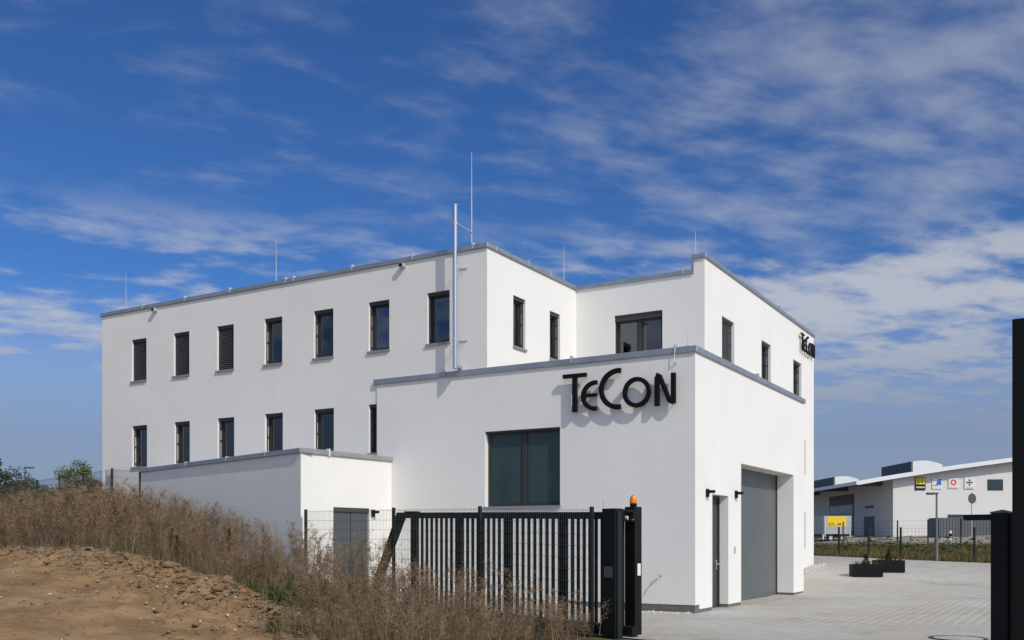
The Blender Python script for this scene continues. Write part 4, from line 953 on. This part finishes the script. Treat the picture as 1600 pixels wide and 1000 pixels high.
for k in range(5): side(12.3, 20.7, -.2 + k * 1.05, .78 + k * 1.05, .07, 'panel', 'teal_glass' if k in (1, 2, 3) else 'door_dark', o)
side(5.6, 8.2, 3.3, 3.6, .05, 'nameplate', 'plate', WH)
def panel(px0, px1, py0, py1, m, lab, extras):
    a, b = wxz(px0, py1), wxz(px1, py0); o = empty('wall_panel', (WX + (a[0] + b[0]) / 2, WY - .002, wz + a[1])); tag(o, lab, 'sign'); W_ = (b[0] - a[0]) / 2; H_ = b[1] - a[1]
    MB().box(-W_, W_, -.10, 0, 0, H_).build('board', m, o)
    for nm, mm, pts in extras(W_, H_): 
        q = MB(); q.prism(pts, -.118, -.10, lambda a, b, t: (a, t, b)); q.build(nm, mm, o)
rect = lambda x0, x1, z0, z1: [(x0, z0), (x1, z0), (x1, z1), (x0, z1)]
panel(1429.5, 1445.5, 746, 765.5, 'black', 'yellow and black square panel on the white warehouse gable', lambda W_, H_: [('yellow_field', 'lemon', rect(-W_ * .9, W_ * .9, H_ * .45, H_ * .97)), ('grey_band', 'galv', rect(-W_ * .85, W_ * .85, H_ * .14, H_ * .28)), ('stroke', 'yellow', rect(-W_ * .45, -W_ * .3, H_ * .55, H_ * .95)), ('stroke', 'yellow', rect(W_ * .3, W_ * .45, H_ * .55, H_ * .95))])
panel(1456, 1471, 747, 764, 'white_pl', 'white panel with a blue emblem on the warehouse gable', lambda W_, H_: [('blue_emblem', 'blue', [(-W_ * .15, H_ * .36), (W_ * .88, H_ * .36), (W_ * .88, H_ * .92), (W_ * .3, H_ * .9), (-W_ * .05, H_ * .68)]), ('blue_line', 'blue', rect(-W_ * .8, W_ * .1, H_ * .28, H_ * .34))])
def ring(W_, H_):
    out = []
    for k in range(8):
        a0, a1 = k * 45, k * 45 + 45; p = [(W_ * .62 * math.cos(R(a)), H_ * .58 + W_ * .62 * math.sin(R(a))) for a in (a0, a1)]; q = [(W_ * .33 * math.cos(R(a)), H_ * .58 + W_ * .33 * math.sin(R(a))) for a in (a1, a0)]
        out.append(('ring_piece', 'red', p + q))
    return out + [('line', 'yellow', rect(-W_ * .7, W_ * .7, H_ * .1, H_ * .16))]
panel(1481.5, 1497, 747, 763, 'white_pl', 'white panel with a red ring emblem on the warehouse gable', ring)
panel(1506.5, 1522, 746, 764, 'white_pl', 'white panel with black arrows emblem on the warehouse gable', lambda W_, H_: [('bar', 'black', rect(-W_ * .62, W_ * .62, H_ * .50, H_ * .60)), ('arrow', 'black', [(-W_ * .22, H_ * .68), (W_ * .22, H_ * .68), (0, H_ * .88)]), ('arrow', 'black', [(-W_ * .22, H_ * .42), (0, H_ * .22), (W_ * .22, H_ * .42)]), ('line', 'plate', rect(-W_ * .7, W_ * .7, H_ * .06, H_ * .10))])
# grey container wall in front of the gable
gx_, gy_ = 42.0, 96.0; o = empty('site_container', (gx_, gy_, tz(gx_, gy_))); tag(o, 'long grey steel container standing before the warehouse gable', 'container')
MB().box(0, 9, 0, 2.4, -.1, 1.95).build('body', 'wh_grey', o)
for k in range(30): MB().box(.15 + k * .3, .29 + k * .3, -.04, 0, .05, 1.85).build('rib', 'wh_grey', o)
# lorry trailer with yellow poster
tx, ty = 31.95, 100.0; z_ = tz(tx, ty); t_ = empty('box_trailer', (tx, ty, z_)); tag(t_, 'grey box trailer with a yellow poster parked before the warehouse', 'trailer')
MB().box(0, 2.82, 0, 6.5, .75, 2.62).build('box', 'lorry', t_, bevel=.03)
MB().box(.42, 2.28, -.02, 0, 1.55, 2.58).build('poster', 'yellow', t_)
MB().box(.06, .20, -.03, 0, .5, 2.55).build('corner_post', 'galv', t_); MB().box(2.62, 2.76, -.03, 0, .5, 2.55).build('corner_post', 'galv', t_)
MB().box(.0, 2.9, .2, 6.3, .55, .73).build('chassis', 'black', t_)
for x in (.75, 1.95):
    w_ = MB().tube((x, .1, .36), (x, .4, .36), .36, n=18).build('wheel', 'rubber', t_); MB().tube((x, .085, .36), (x, .1, .36), .2, n=14).build('rim', 'galv', w_)
MB().box(2.9, 4.0, 3.0, 3.15, .5, .62).build('drawbar', 'galv', t_); MB().box(-.1, .0, .0, .3, .2, .75).build('tail_light_bar', 'white_pl', t_)
cu = bpy.data.curves.new('txt', 'FONT'); cu.body = 'ETL'; cu.size = .42; cu.extrude = .006
to = bpy.data.objects.new('lettering', cu); COL.objects.link(to); dg = bpy.context.evaluated_depsgraph_get(); me = bpy.data.meshes.new_from_object(to.evaluated_get(dg)); bpy.data.objects.remove(to)
me.materials.clear(); me.materials.append(M['black']); to = bpy.data.objects.new('lettering', me); COL.objects.link(to); to.parent = t_; to.rotation_euler = (R(90), 0, 0); to.location = (.5, -.03, 1.62)
for k in range(3): MB().box(1.38 + k * .14, 1.48 + k * .14, -.035, -.02, 1.70, 1.86).build('small_mark', 'black', t_)

# ---------------------------------------------------------------- trees far left
def tree(X, Y, z, H_, W_, m, lab, seed, nleaf=5200, trunk=.3, ls=.11):
    r = np.random.default_rng(seed); o = empty('broadleaf_tree', (X, Y, z)); tag(o, lab, 'tree', 'trees and bushes beyond the fence')
    t = MB(); t.tube((0, 0, -.3), (.05, 0, H_ * trunk), .09 * H_ / 4, .06 * H_ / 4, 8); cl = []
    for k in range(34):
        a = r.uniform(0, 6.283); rr = W_ * r.uniform(.05, 1.0) ** .7; hz = H_ * (trunk + (1 - trunk) * (r.uniform(.1, .95) ** .7) * (1 - .55 * (rr / W_) ** 2)); e = (math.cos(a) * rr, math.sin(a) * rr, hz)
        t.tube((.05, 0, H_ * trunk * r.uniform(.6, 1)), e, .03 * H_ / 4, .01, 5); cl.append((np.array(e), W_ * r.uniform(.16, .36)))
    cl.append((np.array((0, 0, H_ * .9)), W_ * .3)); t.build('trunk', 'bark', o)
    V = []; F_ = []; T_ = []
    per = nleaf // len(cl)
    for c, rad in cl:
        tone = r.uniform(.1, .9); d = r.normal(0, 1, (per, 3)); d /= np.linalg.norm(d, axis=1)[:, None]; p = c + d * (rad * r.uniform(.15, 1.35, per) ** .6)[:, None] * np.array([1, 1, .8])
        e1 = r.normal(0, 1, (per, 3)); e1 /= np.linalg.norm(e1, axis=1)[:, None]; e2 = np.cross(e1, r.normal(0, 1, (per, 3))); e2 /= np.linalg.norm(e2, axis=1)[:, None] + 1e-9
        s_ = r.uniform(.6, 1.2, per)[:, None] * ls; k = len(V) * 0 + sum(len(v) for v in V)
        q = np.stack([p - e1 * s_, p - e2 * s_ * .5, p + e1 * s_, p + e2 * s_ * .5], 1).reshape(-1, 3); V.append(q); F_.append(np.arange(per * 4).reshape(per, 4) + k); T_.append(np.repeat(np.clip(tone + r.normal(0, .2, per), 0, 1), 4))
    np_mesh('crown', np.concatenate(V), np.concatenate(F_), m, np.concatenate(T_), o)
D_ = 62
def at(px, Y): return (px - 800) / 1525 * Y
tree(at(126, D_), D_, 2.0, 4.7, 2.0, 'leaf', 'rounded green tree rising above the mesh fence', 5, 15000, .05, .075)
tree(at(158, 58), 58, 2.0, 3.2, 1.4, 'leaf_dark', 'low grey-green bush between the round tree and the long wall', 6, 7000, .04, .08)
tree(at(24, 66), 66, 2.0, 4.3, 2.8, 'leaf_dark', 'dark bush beside the far street lamp', 8, 16000, .03, .085)
tree(at(-26, 60), 60, 2.0, 5.3, 1.6, 'leaf_dark', 'taller dark tree reaching past the bushes with spreading twigs', 9, 5000)
tree(at(70, 70), 70, 2.0, 3.4, 2.2, 'leaf_dark', 'low dark bush seen through the mesh between lamp and round tree', 10, 9000, .04, .085)
tree(at(98, 76), 76, 2.2, 2.4, 2.2, 'leaf_dark', 'far low bush half hidden behind the round tree', 12, 7000, .04, .09)
